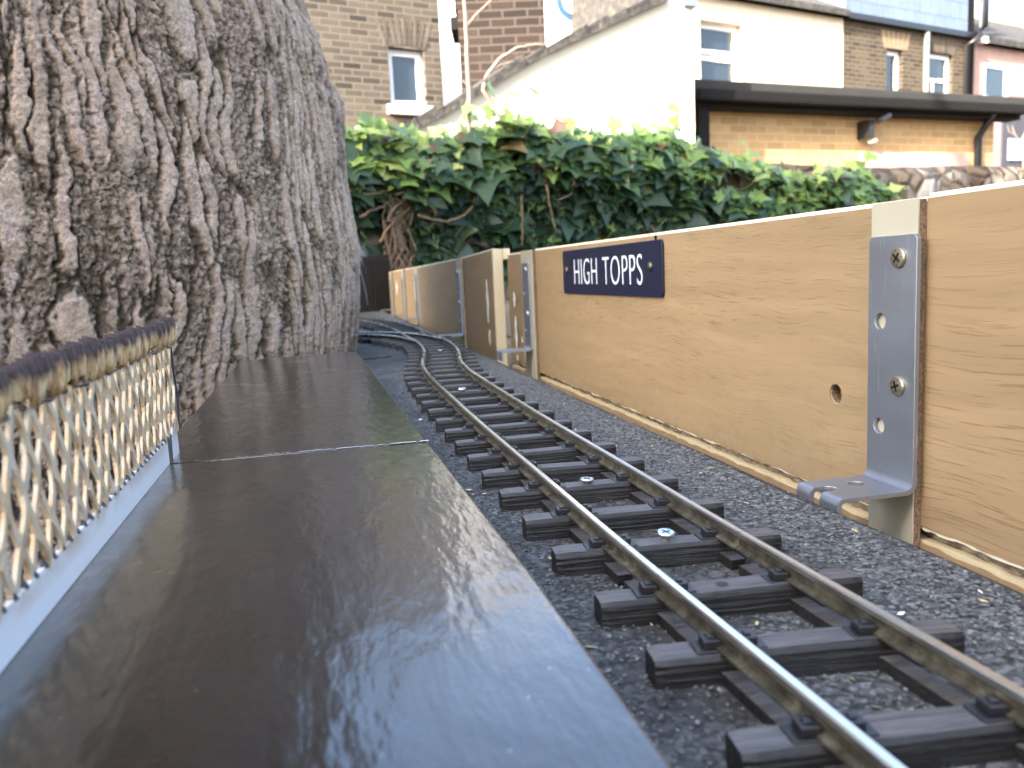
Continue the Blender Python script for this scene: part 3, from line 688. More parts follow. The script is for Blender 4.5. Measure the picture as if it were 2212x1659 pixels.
def post(y0, y1, label, xb, ztop):
    t = thing('joint_strip', label, 'joint strip', (xb, (y0+y1)/2, -.046), group='cream joint strips between boards')
    h = ztop+.046; w_ = (y1-y0)/2
    m = MB(); e = ragged(0, h, -w_, .0005, seed=int(y0*777) % 50)
    vs, fs = plate([[(q[1], q[0]) for q in e] + [(w_, h), (w_, 0)]], .0005)
    m.add([Vector((-.00365-v.z, v.x, v.y)) for v in vs], fs); m.build('cream_face', M_CREAM, t)
    m = MB(); m.box(-.0034, -.0008, -w_-.0002, w_, 0, h-.0003); m.build('fibreboard_back', M_HDF, t)
    return t
PO = [post(.2514, .2762, 'nearest cream strip, behind the big zinc bracket', XB, ZT-.001),
      post(.7833, .8290, 'cream strip behind the second bracket, at the end of the sign board', XB, ZT+.001),
      post(1.090, 1.135, 'cream strip behind the third bracket, beyond the cream board end', .191, ZT+.002),
      post(1.620, 1.665, 'cream strip behind the fourth bracket', .194, ZT-.001),
      post(1.885, 1.930, 'cream strip behind the fifth bracket', .194, ZT-.001),
      post(2.190, 2.235, 'faint cream strip behind the sixth, farthest bracket', .194, ZT-.003)]

def bracket_mesh(H=.0925, W=.0257, F=.0292, lip=.0085, T=.0018, R=.0045):
    """origin at the outer corner; plate stands at x=0 (front towards -x), foot runs to -x"""
    m = MB(); w2 = W/2
    holes = [circ(.006, H*.73-R*0+.0-.006, .0030, 18), circ(.006, H*.24, .0030, 18)]
    vs, fs = plate([rrect(-w2, w2, R, H, .0022), ] + holes, T, .0002)
    m.add([Vector((-T/2-v.z, v.x, v.y)) for v in vs], fs)
    # the bend
    def arc(x0, z0, r0, a0, a1, n_=7):
        pts = []
        for r in (r0, r0+T):
            pts.append([(x0 + r*math.cos(a0+(a1-a0)*i/n_), z0 + r*math.sin(a0+(a1-a0)*i/n_)) for i in range(n_+1)])
        return pts[1] + pts[0][::-1]
    m.prism(arc(-R-T*.0+0, R, R-T, -math.pi/2, 0), -w2, w2, 'y')
    m.prism([(0, R-.0001), (0, R+.0022), (-T, R+.0022), (-T, R-.0001)], -w2, w2, 'y')
    notch = [(-.0030, .0001), (-.0030, .0035), (-.0020, .0052), (0, .0060), (.0020, .0052), (.0030, .0035), (.0030, .0001)]
    loop = [(-w2, F-R), (-w2, 0)] + [(x+.001, y) for x, y in notch] + [(w2, 0), (w2, F-R)]
    loop = [(x, -R-(F-R)+y) for x, y in loop]
    vs, fs = plate([loop, circ(.003, -R-.009, .0030, 18)], T, .0002)
    m.add([Vector((v.y, v.x, T/2+v.z)) for v in vs], fs)
    for a, b_ in ((-w2, -.0020), (.0040, w2)):
        m.prism(arc(-F, -.0011, .0011, math.pi/2, math.pi), a, b_, 'y')
        m.box(-F-.0011-T, -F-.0011, a, b_, -lip, -.0011)
    return m.mesh('bracket_plate', M_ZINC)
BRM = bracket_mesh()
def pozi(parent, x, y, z, r=.0036, rot=.3, mats=None):
    Mx = Matrix.Translation((x, y, z)) @ Matrix.Rotation(-math.pi/2, 4, 'Y')
    m = MB(); m.lathe([(r*.99, 0), (r, .0007), (r*.93, .0012), (r*.55, .0014)], Mx, 22)
    for k in range(2): m.box(-r*.58, r*.58, -.00045, .00045, .0012, .00152, 1, Mx @ Matrix.Rotation(rot+k*math.pi/2, 4, 'Z'))
    for k in range(4): m.box(r*.62, r*.82, -.00012, .00012, .0010, .00140, 1, Mx @ Matrix.Rotation(rot+math.pi/4+k*math.pi/2, 4, 'Z'))
    return m.build('screw', mats or [M_SCREW_Y, M_RECESS], parent, smooth=False)
brs = [(XB-.0040, .2622, .0012, 1.0, 'large zinc angle bracket with two screws, nearest the camera'),
       (XB-.0040, .8070, .0085, .945, 'second zinc angle bracket, left of the name sign'),
       (.1870, 1.116, .0050, .97, 'third zinc angle bracket along the boards, beyond the cream board end'),
       (.1900, 1.646, .0040, .97, 'fourth zinc angle bracket, with white paint down its left edge'),
       (.1900, 1.911, .0040, .97, 'fifth zinc angle bracket, close beside the fourth'),
       (.1900, 2.213, .0030, .97, 'sixth zinc angle bracket, last and faintest by the dark panel')]
for i, (x, y, z, s, lab) in enumerate(brs):
    t = thing('angle_bracket', lab, 'bracket', (x, y, z), group='zinc angle brackets holding the boards')
    t.scale = (1, 1, s)
    o = bpy.data.objects.new('bracket_plate', BRM); link(o); o.parent = t
    ms = [M_SCREW_Y, M_RECESS] if i == 0 else [M_SCREW, M_RECESS]
    if i == 2: pozi(t, -.0018, 0, .088, .0034, .5, ms); pozi(t, -.0018, -.001, .046, .0034, .1, ms)
    else: pozi(t, -.0018, -.0040, .0845, .0036, .9, ms); pozi(t, -.0018, -.0045, .0385, .0036, .35, ms)
    if i == 3:
        m = MB(); m.box(-.0023, -.0019, .006, .012, .035, .078); m.build('paint_smear', M_CHIP, t)

# ------------------------------------------------------------------ name sign
sg = thing('name_sign', 'navy blue sign reading HIGH TOPPS in white capitals', 'sign', (XB-.0006, .5807, CAMH-.0020))
vs, fs = plate([rrect(-.1052, .1052, -.0178, .0178, .0035)], .0016, .0003)
m = MB(); m.add([Vector((-.0009-v.z, -v.x, v.y)) for v in vs], fs); m.build('sign_plate', M_SIGN, sg)
Lv, Lf = [], []
for word, ya, yb in (('HIGH', .6520, .5955), ('TOPPS', .5825, .5055)):
    fc = bpy.data.curves.new('lettering', 'FONT'); fc.body = word; fc.size = 1; fc.space_character = 1.08; fc.offset = -.012
    fo = bpy.data.objects.new('tmp', fc); link(fo); dg = bpy.context.evaluated_depsgraph_get(); dg.update()
    mw = bpy.data.meshes.new_from_object(fo.evaluated_get(dg)); bpy.data.objects.remove(fo)
    V = np.array([v.co[:] for v in mw.vertices]); mn, mx = V.min(0), V.max(0); k0_ = len(Lv)
    for v in mw.vertices:
        u = (v.co.x-mn[0])/(mx[0]-mn[0]); q = (v.co.y-mn[1])/(mx[1]-mn[1]); Lv.append((-.0019, ya+(yb-ya)*u-.5795, -.0100+.0200*q))
    Lf += [tuple(i+k0_ for i in p.vertices) for p in mw.polygons]; bpy.data.meshes.remove(mw)
me = bpy.data.meshes.new('lettering'); me.from_pydata(Lv, [], Lf); me.materials.append(M_LETTER); me.update()
bm = bmesh.new(); bm.from_mesh(me); r_ = bmesh.ops.extrude_face_region(bm, geom=bm.faces[:])
bmesh.ops.translate(bm, vec=(-.0002, 0, 0), verts=[e for e in r_['geom'] if isinstance(e, bmesh.types.BMVert)]); bmesh.ops.recalc_face_normals(bm, faces=bm.faces); bm.to_mesh(me); bm.free()
lo = bpy.data.objects.new('lettering', me); link(lo); lo.parent = sg
for yy in (.6735, .4925):
    m = MB(); m.lathe([(.0032, 0), (.0032, .0005), (.0024, .0014), (.0010, .0018)], Matrix.Translation((-.0017, yy-.5795, .0015)) @ Matrix.Rotation(-math.pi/2, 4, 'Y'), 18)
    m.build('screw', M_BRONZE, sg, smooth=True)

# ------------------------------------------------------------------ tree
CX, CY = -.35, 1.05
ctrl = sorted([(.328+CAMH, .0086), (.266+CAMH, .0269), (.234+CAMH, .0309), (.175+CAMH, .0387), (.098+CAMH, .0475), (.036+CAMH, .0545), (-.026+CAMH, .0500), (-.087+CAMH, .0425)])
zc = np.array([c[0] for c in ctrl]); tc = np.array([c[1] for c in ctrl]); ph = np.arctan(tc); rc = -CX*np.cos(ph) + CY*np.sin(ph) - .004
def Rz(z):
    r = np.interp(z, zc, rc)
    r = np.where(z > zc[-1], rc[-1] - .12*(z-zc[-1])*np.exp(-(z-zc[-1])*1.2) , r)
    r = np.where(z < -.08, rc[0] + .30*(np.clip(-z-.08, 0, 1))**1.6, r); return r
def sstep(a, b, x): t = np.clip((x-a)/(b-a), 0, 1); return t*t*(3-2*t)
def bark_h(u, z):
    lean = .30*np.clip(u+.10, -.1, .5)               # furrows lean over on the right flank
    uu = u + lean*z + .052*(fbm(u*8, z*7, 3, 3)-.5) + .009*(fbm(u*60, z*40, 5, 3)-.5) + .0050*(fbm(u*230, z*150, 15, 2)-.5)
    zz = z + .09*(fbm(u*12, z*8, 8, 3)-.5) + .016*(fbm(u*110, z*80, 28, 3)-.5)
    f1, f2, cid = voro(uu/.0130, zz/.105, 1); e1 = f2-f1
    rib = sstep(.10, .34, e1 + .26*(fbm(uu*140, zz*60, 62, 3)-.5))*np.where(cid > .26, 1, .2)
    g1, g2, gid = voro(uu/.0058+3, zz/.0105+7, 4); e2 = np.clip((g2-g1)/.25, 0, 1)
    crack = np.exp(-(e1/.07)**2)*sstep(.44, .60, fbm(u*22, z*14, 71, 2))
    gran = fbm(u*330, z*300, 11, 4, .72); med = fbm(uu*85, zz*40, 21, 3); big = fbm(u*9, z*7, 93, 3)
    h = .36 + .36*rib + .46*(gran-.5)*(1.7-.95*rib) + .24*(e2-.6)*(1-.85*rib) + .20*(med-.5) + .16*(gid-.5)*(1-.8*rib) - .60*crack + .16*(big-.5)
    return h
def trunk_patch(a0, a1, na, z0, z1, nz, detail=True):
    A, Z = np.meshgrid(np.linspace(a0, a1, na), np.linspace(z0, z1, nz)); Rr = Rz(Z)
    u = A*.40; h = bark_h(u, Z)
    low = np.clip((.05-Z)/.15, 0, 1)
    bul = .010*np.sin(A*5+Z*6) + .012*(fbm(A*3, Z*4, 31, 2)-.5)
    fade = np.clip((A-math.radians(-12))/.35, 0, 1)
    jag = np.clip((A-math.radians(-25))/.3, 0, 1)*np.clip((Z-.16)/.1, 0, 1)
    RR = Rr + (h-.60)*.0112 + jag*(.026*(fbm(A*7, Z*30, 81, 3)-.5) + .010*np.exp(-((Z-.285)/.05)**2)) + bul*fade*np.clip((math.radians(8)-A)/.5+.0, 0, 1)*0 + .0
    # local swellings away from the silhouette
    RR = RR + .014*(fbm(A*4+9, Z*5, 44, 3)-.5)*np.clip((math.radians(-15)-A)/.3, 0, 1)
    X = CX + RR*np.cos(A); Y = CY + RR*np.sin(A)
    vs = np.stack([X, Y, Z], -1).reshape(-1, 3)
    idx = np.arange(na*nz).reshape(nz, na); q = np.stack([idx[:-1, :-1], idx[:-1, 1:], idx[1:, 1:], idx[1:, :-1]], -1).reshape(-1, 4)
    return vs, q, h.reshape(-1)
def np_mesh(name, vs, q, material):
    me = bpy.data.meshes.new(name); me.vertices.add(len(vs)); me.vertices.foreach_set('co', vs.astype(np.float32).ravel())
    me.loops.add(q.size); me.loops.foreach_set('vertex_index', q.astype(np.int32).ravel())
    me.polygons.add(len(q)); me.polygons.foreach_set('loop_start', np.arange(0, q.size, 4, dtype=np.int32)); me.polygons.foreach_set('loop_total', np.full(len(q), 4, dtype=np.int32))
    me.update(calc_edges=True); me.materials.append(material); me.shade_smooth(); return me
tree = thing('tree', 'massive old tree trunk with deeply furrowed grey brown bark', 'tree', (0, 0, 0))
parts = [trunk_patch(math.radians(-138), math.radians(18), 900, -.16, .56, 620),
         trunk_patch(math.radians(18), math.radians(222), 160, -.16, .56, 60),
         trunk_patch(math.radians(-138), math.radians(222), 300, .56, 5.0, 260),
         trunk_patch(math.radians(-138), math.radians(222), 300, GZ-.05, -.16, 90)]
off = 0; VV, QQ, HH_ = [], [], []
for vs, q, h in parts: VV.append(vs); QQ.append(q+off); HH_.append(h); off += len(vs)
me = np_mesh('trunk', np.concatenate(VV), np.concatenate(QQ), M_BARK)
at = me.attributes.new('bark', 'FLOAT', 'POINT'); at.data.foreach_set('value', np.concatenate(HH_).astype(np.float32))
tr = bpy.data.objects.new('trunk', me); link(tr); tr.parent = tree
m = MB()
for (dx, dy, dz, r0) in ((1.0, .5, 1.5, .13), (-1.3, -.1, 1.6, .15), (-.1, 1.4, 1.9, .12), (.2, -.7, 2.0, .10)):
    p0 = Vector((CX, CY, 4.6)); m.tube([p0, p0+Vector((dx*.35, dy*.35, dz*.45)), p0+Vector((dx*.8, dy*.8, dz*.8)), p0+Vector((dx*1.4, dy*1.4, dz*1.5))], [r0*1.3, r0, r0*.7, r0*.3], 10)
m.build('limbs', M_BARK, tree, smooth=True)
# cobweb on the right flank
m = MB()
for i in range(34):
    z = random.uniform(.02, .22); a = math.radians(random.uniform(-34, 12)); R0 = float(Rz(np.array([z]))[0])
    L_ = random.uniform(.01, .06); p = Vector((CX+(R0+.002)*math.cos(a), CY+(R0+.002)*math.sin(a), z))
    e = p + Vector((random.uniform(.0, .008), -.004, -L_)) + Vector((random.uniform(-.002, .006), 0, 0))
    m.tube([p, (p+e)/2+Vector((random.uniform(-.002, .004), 0, -.003)), e], random.uniform(.00008, .00016), 3)
for i in range(46):
    a = math.radians(random.uniform(-10, 2)); z = .117+random.gauss(0, .005); R0 = float(Rz(np.array([z]))[0]); p = Vector((CX+R0*math.cos(a), CY+R0*math.sin(a), z))
    m.tube([p, p+Vector((random.uniform(.002, .011), -.002, random.gauss(-.001, .004)))], .00013, 3)
tag(m.build('cobweb', M_WEB), 'pale dusty cobweb strands hanging down the right side of the trunk', 'cobweb', kind='stuff')

# ------------------------------------------------------------------ garden wall and ivy
W0 = Vector((-1.9, 2.02, 0)); W1 = Vector((4.2, 3.30, 0)); WD = (W1-W0).normalized(); WN = Vector((WD.y, -WD.x, 0)); WL = (W1-W0).length
wt = thing('garden_wall', 'old rubble and brick garden wall under the ivy', 'wall', (W0.x, W0.y, GZ), (0, 0, math.atan2(WD.y, WD.x)))
nxw, nzw = 300, 40; Htop = .345+CAMH-GZ
S, Zg = np.meshgrid(np.linspace(0, WL, nxw), np.linspace(0, 1, nzw))
top = Htop + .016*(fbm(S[0]*3, S[0]*0+.3, 3, 3)-.5)*2
Zw = Zg*top[None, :]; Dp = -.022*(fbm(S*9, Zw*9, 13, 3)-.3) - .012*(1-voro(S*13, Zw*13, 2)[0]); Dp = Dp + .05*np.clip((Zg-.965)/.035, 0, 1)**2
vs = np.stack([S, Dp, Zw], -1).reshape(-1, 3)
idx = np.arange(nxw*nzw).reshape(nzw, nxw); q = np.stack([idx[:-1, :-1], idx[:-1, 1:], idx[1:, 1:], idx[1:, :-1]], -1).reshape(-1, 4)
me = np_mesh('wall_face', vs, q, M_RUB); o = bpy.data.objects.new('wall_face', me); link(o); o.parent = wt
m = MB(); m.box(0, WL, .03, .22, 0, Htop-.012); m.build('wall_body', M_RUB, wt)
dp = thing('dark_panel', 'dark grey panel closing the far end of the boards', 'panel', (0, 2.31, 0))
m = MB(); m.box(-.95, .196, 0, .02, -.4, .150); m.build('panel_sheet', M_DARKP, dp)
m = MB(); m.box(.150, .196, -.025, 0, -.4, .135); m.build('panel_post', M_BLACK, dp)

def wallp(px, py, out=.05):
    d = ray(px, py); P0 = W0 + WN*out; t = (P0.x*WN.x + P0.y*WN.y)/(d[0]*WN.x + d[1]*WN.y)
    return Vector((d[0]*t, d[1]*t, d[2]*t+CAMH))
LEAF = [(0, 0), (.18, -.16), (.46, -.20), (.40, .06), (.70, .20), (.36, .38), (.22, .60), (0, 1.02)]
def leaf_geo(loc, nrm, tip, size, fold):
    z = nrm.normalized(); y = (tip - z*tip.dot(z)).normalized(); x = y.cross(z)
    L_ = [Vector((-p[0], p[1])) for p in LEAF[1:-1]]; R_ = [Vector((p[0], p[1])) for p in LEAF[1:-1]]
    mid = [Vector((0, 0)), Vector((0, .35)), Vector((0, .7)), Vector((0, 1.02))]
    def W(p): return loc + (x*p.x + y*(p.y-.1) + z*(abs(p.x)*fold - .18*(p.y-.3)**2))*size
    pts = [W(p) for p in mid] + [W(p) for p in R_] + [W(p) for p in L_]
    f = [(0, 4, 5, 6), (0, 6, 1), (1, 6, 7, 8), (1, 8, 2), (2, 8, 9), (2, 9, 3)]
    f = f + [tuple({0:0,1:1,2:2,3:3}.get(i, i+6) for i in ff)[::-1] for ff in f]
    return pts, f
def leaves(name, specs, parent):
    vs, fs, tone = [], [], []
    for loc, nrm, tip, size, tn in specs:
        p, f = leaf_geo(loc, nrm, tip, size, random.uniform(-.1, .35)); k = len(vs); vs += p; fs += [tuple(i+k for i in ff) for ff in f]
        tone += [(tn, random.random(), random.random(), 1)]*len(p)
    me = bpy.data.meshes.new(name); me.from_pydata([tuple(v) for v in vs], [], fs); me.materials.append(M_LEAF)
    a = me.color_attributes.new('tone', 'FLOAT_COLOR', 'POINT'); a.data.foreach_set('color', np.array(tone, dtype=np.float32).ravel()); me.shade_smooth()
    o = bpy.data.objects.new(name, me); link(o); o.parent = parent; return o
ivy = thing('ivy', 'dense ivy with dark mature and bright young leaves over the garden wall', 'ivy')
# upper outline of the ivy in the picture, as (px, py)
edge = [(735, 290), (800, 265), (870, 285), (930, 300), (990, 290), (1060, 275), (1110, 250), (1180, 270), (1260, 285), (1340, 290), (1440, 280), (1500, 310), (1560, 325), (1640, 345), (1740, 372), (1820, 362), (1880, 368), (1905, 395)]
ex = np.array([e[0] for e in edge]); ey = np.array([e[1] for e in edge])
spec = []
def rv(s): return Vector((random.gauss(0, s), random.gauss(0, s), random.gauss(0, s)))
tries = 0
while len(spec) < 7600 and tries < 60000:
    tries += 1
    px = random.uniform(560, 1940); t_ = np.interp(px, ex, ey)
    py = t_ + 12 + (560 - t_)*random.random()**1.15
    if px > 1600 and py > t_+ (1960-px)*.75 + 8*random.random(): 
        if random.random() < .93: continue
    if 790 < px < 885 and 440 < py and random.random() < .9: continue
    if px < 790 and py > 470 and random.random() < .9: continue
    bul = .03 + .09*math.exp(-((py-t_-70)/90)**2)
    out = random.uniform(-.01, bul) if py > t_+50 else random.uniform(-.16, .10)
    P_ = wallp(px, py, out)
    if py > t_+45 and out < .0: continue
    if py > t_+30 and float(fbm(np.array([px/46.]), np.array([py/34.]), 7, 3)[0]) < .40: continue
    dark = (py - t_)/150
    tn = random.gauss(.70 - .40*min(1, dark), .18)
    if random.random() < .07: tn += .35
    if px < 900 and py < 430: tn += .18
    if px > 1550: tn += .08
    sz = random.uniform(.028, .055)*(1 if tn > .45 else 1.5)*(1.0 if random.random() < .88 else 1.5)
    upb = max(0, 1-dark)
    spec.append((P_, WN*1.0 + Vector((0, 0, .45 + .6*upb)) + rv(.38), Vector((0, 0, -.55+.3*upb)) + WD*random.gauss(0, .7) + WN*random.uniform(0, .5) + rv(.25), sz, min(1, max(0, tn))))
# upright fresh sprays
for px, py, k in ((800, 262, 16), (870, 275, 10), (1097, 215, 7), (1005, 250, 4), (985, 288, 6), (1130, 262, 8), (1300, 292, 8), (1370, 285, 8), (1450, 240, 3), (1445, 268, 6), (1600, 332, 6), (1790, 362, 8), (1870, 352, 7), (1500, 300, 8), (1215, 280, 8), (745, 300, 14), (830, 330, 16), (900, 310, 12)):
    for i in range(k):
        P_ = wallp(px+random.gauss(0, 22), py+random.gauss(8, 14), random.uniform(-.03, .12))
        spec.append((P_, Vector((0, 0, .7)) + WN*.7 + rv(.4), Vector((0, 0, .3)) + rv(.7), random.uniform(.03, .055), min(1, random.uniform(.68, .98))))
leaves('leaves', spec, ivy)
m = MB()
def wob(pts, rad, mb, amp=.006, n_=6):
    pts = [Vector(p) for p in pts]; out = []
    if isinstance(mb, str): q = MB(); wob(pts, rad, q, amp, n_); return q.build(mb, M_STEM if mb == 'woody_stem' else M_STEMG, ivy, smooth=True)
    for i in range(len(pts)-1):
        for j in range(4): out.append(pts[i].lerp(pts[i+1], j/4) + rv(amp)*.6)
    out.append(pts[-1]); k = len(out); mb.tube(out, [rad*(1-.5*i/k) for i in range(k)], n_)
WP = lambda L_, out=.08: [wallp(a, b, out) for a, b in L_]
# woody roots at left and trailing stems
for i in range(34):
    x0 = random.uniform(838, 882); wob(WP([(x0+random.gauss(0, 14), 395), (x0+random.gauss(0, 12), 440), (x0-4+random.gauss(0, 9), 490), (x0+random.gauss(0, 12), 545), (x0+random.gauss(0, 12), 585)], random.uniform(.03, .09)), random.uniform(.0025, .007), 'woody_stem')
for L_ in ([(785, 420), (815, 418), (838, 408), (858, 395)], [(780, 470), (800, 455), (822, 448), (840, 436)], [(838, 480), (846, 455), (862, 440), (878, 428), (905, 440)], [(905, 466), (930, 474), (965, 478), (1000, 468), (1020, 450), (1025, 425)], [(820, 525), (835, 500), (850, 480), (860, 455)], [(855, 420), (880, 415), (900, 425)]):
    wob(WP(L_, .10), .0045, 'woody_stem', .002)
for L_ in ([(1125, 420), (1130, 470), (1128, 530)], [(1180, 400), (1190, 450), (1200, 500)], [(1160, 350), (1185, 370), (1200, 390)], [(1240, 390), (1235, 420), (1205, 432)]):
    wob(WP(L_, .12), .0028, 'woody_stem', .002)
for i in range(44):
    px = random.uniform(760, 1880); t_ = np.interp(px, ex, ey); py = random.uniform(t_, 520)
    wob(WP([(px, py), (px+random.gauss(0, 20), py+25), (px+random.gauss(0, 25), py+60)], .10), .0012, 'green_stem', .003, 4)
for px, py in ((1097, 215), (1450, 215), (800, 262), (1005, 250)): wob(WP([(px, py+5), (px+4, py+40), (px, py+90)], .05), .0013, 'green_stem', .002, 4)
sh = thing('bare_shoots', 'two bare woody shoots rising out of the ivy', 'shoots')
m = MB(); wob(WP([(1018, 420), (1016, 310), (1013, 200), (1008, 90), (1002, -20), (995, -120)], .03), .0075, m, .001, 8)
wob(WP([(1004, 62), (1025, 35), (1055, 5), (1090, -30)], .03), .0035, m, .001, 6); m.build('upright_stem', M_TWIG, sh, smooth=True)
m = MB(); wob(WP([(1089, 330), (1086, 270), (1065, 225), (1043, 195), (1050, 165), (1078, 128), (1115, 104), (1150, 97), (1180, 98)], .05), .0065, m, .001, 8)
wob(WP([(1052, 160), (1080, 140), (1110, 132)], .05), .003, m, .001, 6); wob(WP([(1014, 185), (990, 170), (960, 155)], .03), .0025, m, .001, 6); m.build('curved_branch', M_TWIG, sh, smooth=True)

# ------------------------------------------------------------------ buildings
U = Vector((.9581147, .28638312, 0)).normalized(); NB = Vector((-U.y, U.x, 0))     # along the fronts / away from the camera
FANG = math.atan2(U.y, U.x)
d_ = ray(5380, 384); U2 = Vector((d_[0], d_[1], 0)).normalized()
d_ = ray(1085, 566); U3 = Vector((d_[1], -d_[0], 0)).normalized()
class Front:
    """a vertical front parallel to the terrace at a given distance; s = metres along it, z = metres above ground"""
    def __init__(s, D, U_=None, px0=1500):
        s.U = U_ or U; s.NB = Vector((-s.U.y, s.U.x, 0)); s.ang = math.atan2(s.U.y, s.U.x)
        d = ray(px0, 566) ; d = d/np.linalg.norm(d); s.O = Vector((d[0]*D, d[1]*D, 0)); s.k = s.O.dot(s.NB)
    def p(s, px, py):
        d = ray(px, py); t = s.k/(d[0]*s.NB.x + d[1]*s.NB.y); w_ = Vector((d[0]*t, d[1]*t, 0))
        return ((w_-s.O).dot(s.U), d[2]*t + CAMH - GZ)
    def thing(s, name, label, cat, group=None): return thing(name, label, cat, (s.O.x, s.O.y, GZ), (0, 0, s.ang), group)
def openwall(m, s0, s1, z0, z1, ops, th=.25, mi=0):
    xs = sorted({s0, s1, *[v for o in ops for v in o[:2]]}); zs = sorted({z0, z1, *[v for o in ops for v in o[2:]]})
    for a, b_ in zip(xs, xs[1:]):
        for c, d in zip(zs, zs[1:]):
            if not any(o[0] <= (a+b_)/2 <= o[1] and o[2] <= (c+d)/2 <= o[3] for o in ops): m.box(a, b_, 0, th, c, d, mi)
def window(parent, s0, s1, z0, z1, bars=(), fw=.06, deep=.08, fm=None, sill=None, mull=(), arch=0):
    m = MB()
    def bar(a, b_, c, d, y=deep): m.box(a, b_, y, y+.06, c, d)
    bar(s0, s0+fw, z0, z1); bar(s1-fw, s1, z0, z1); bar(s0+fw, s1-fw, z0, z0+fw); bar(s0+fw, s1-fw, z1-fw, z1)
    for q in bars: bar(s0+fw, s1-fw, q-fw*.4, q+fw*.4, deep-.004)
    for q, c, d in mull: bar(q-fw*.4, q+fw*.4, c, d, deep-.002)
    f = m.build('window', fm or M_UPVC, parent)
    m = MB(); m.box(s0+.01, s1-.01, deep+.025, deep+.035, z0+.01, z1-.01); m.build('pane', M_GLASS, f)
    if sill: m = MB(); m.box(s0-.06, s1+.10, -.06, .10, z0-sill, z0-.002); m.build('sill', M_SILL, f)
    return f
def arch_lintel(parent, s0, s1, z, h, material, n_=9, rise=.05):
    m = MB(); w_ = (s1-s0)/n_
    for i in range(n_):
        t_ = (i+.5)/n_*2-1; zz = z + rise*(1-t_*t_); sk = .35*t_*h
        a, b_ = s0+i*w_+.006, s0+(i+1)*w_-.006
        m.prism([(a, zz), (b_, zz), (b_+sk, zz+h), (a+sk, zz+h)], -.006, .05, 'y')
    m.build('brick_arch', material, parent)

# left brick house
F = Front(12.6); h = F.thing('brick_house', 'pale brown brick house with one small window, behind the tree trunk', 'house')
wa = F.p(846, 226); wb = F.p(915, 109); e = F.p(952, 100)[0]; l = F.p(500, 100)[0]
m = MB(); openwall(m, l, e, 0, 5.4, [(wa[0], wb[0], wa[1], wb[1])]); m.box(l, e, .25, 6, 0, 5.35)
m.build('wall', M_BR_STOCK, h); window(h, wa[0], wb[0], wa[1], wb[1], sill=.11, fw=.07)
arch_lintel(h, wa[0]-.06, wb[0]+.03, wb[1]-.01, .30, M_BR_ARCH)
# far white house
F = Front(17); h = F.thing('white_house', 'bright white house behind the chimney, with a round window', 'house')
a = F.p(930, 0)[0]; b_ = F.p(1560, 0)[0]; m = MB(); m.box(a, b_, 0, 5, 0, 6.7); m.build('wall', M_WHITE_F, h)
c = F.p(1232, 5); m = MB(); m.lathe([(.20, -.05), (.30, -.05), (.30, .0), (.20, .0)], Matrix.Translation((c[0], -.02, c[1])) @ Matrix.Rotation(math.pi/2, 4, 'X'), 24)
rw = m.build('round_window', M_BLUEF, h); m = MB(); m.lathe([(.01, 0), (.21, .01)], Matrix.Translation((c[0], -.04, c[1])) @ Matrix.Rotation(math.pi/2, 4, 'X'), 20); m.build('pane', M_SILL, rw)
p0, p1 = F.p(1318, 46), F.p(1356, 26); m = MB(); m.box(p0[0], p1[0], -.03, 0, p0[1]-.3, p1[1]); m.build('blue_window', mat('blue_blind', (.12, .30, .60), .5), h)
# white gable cottage
F = Front(7.5, U2); h = F.thing('gable_cottage', 'cream white rendered cottage gable with sloping mossy roof edge', 'house')
pts = [F.p(1496, -15), F.p(1440, 3), F.p(1180, 119), F.p(1090, 170), F.p(962, 250), F.p(850, 305), F.p(700, 385)]
poly = [(pts[0][0], 0)] + [(pts[0][0], pts[0][1])] + pts[1:] + [(pts[-1][0], 0)]
m = MB(); m.prism(poly, 0, .25, 'y'); m.build('wall', M_WHITE_R, h)
m = MB(); r2 = random.Random(3)
for (a, b_) in zip(pts[1:], pts[2:]):
    k = max(1, int(abs(a[0]-b_[0])/.17)); a, b_ = Vector(a), Vector(b_); dr = (b_-a).normalized(); nn = Vector((dr.y, -dr.x)); nn = nn if nn.y > 0 else -nn
    for i in range(k):
        q0 = a.lerp(b_, i/k); q1 = a.lerp(b_, (i+1.08)/k); t0 = .060+r2.uniform(-.012, .018); 
        m.prism([(q0.x, q0.y), (q1.x, q1.y), (q1.x+nn.x*t0, q1.y+nn.y*t0), (q0.x+nn.x*(t0+.02), q0.y+nn.y*(t0+.02))], -.06, 1.2+.01*(i % 2), 'y')
m.build('roof_edge', M_ROOF, h)
p0, p1 = F.p(1374, 250), F.p(1405, 222); m = MB()
for i in range(5): m.box(p0[0], p1[0], -.012, -.002, p0[1]+(p1[1]-p0[1])*i/5, p0[1]+(p1[1]-p0[1])*(i+.7)/5)
m.build('vent', M_CREAM_R, h)
p0 = F.p(1496, 8); m = MB(); m.box(p0[0]-.10, p0[0]+.02, -.04, .3, p0[1]-.03, p0[1]+.3); m.build('lead_flashing', M_SLATE, h)
# chimney
F = Front(7.9, U3, 1085); ch = F.thing('chimney_stack', 'dark brown brick chimney stack rising behind the sloping roof edge', 'chimney')
a = F.p(992, 100)[0]; b_ = F.p(1179, 100)[0]; m = MB(); m.box(a, b_, 0, .6, 1.0, 3.85); m.build('stack', M_BR_RED, ch)
m = MB(); q0 = F.p(973, 62); q1 = F.p(992, 34); m.box(q0[0], a-.002, .02, .5, q0[1], q1[1]); m.build('bracket_block', M_BLACK, ch)
m = MB(); q0 = F.p(982, 20); m.box(q0[0], a-.002, .01, .55, q0[1], 3.8); m.build('corbel', M_BR_RED, ch)
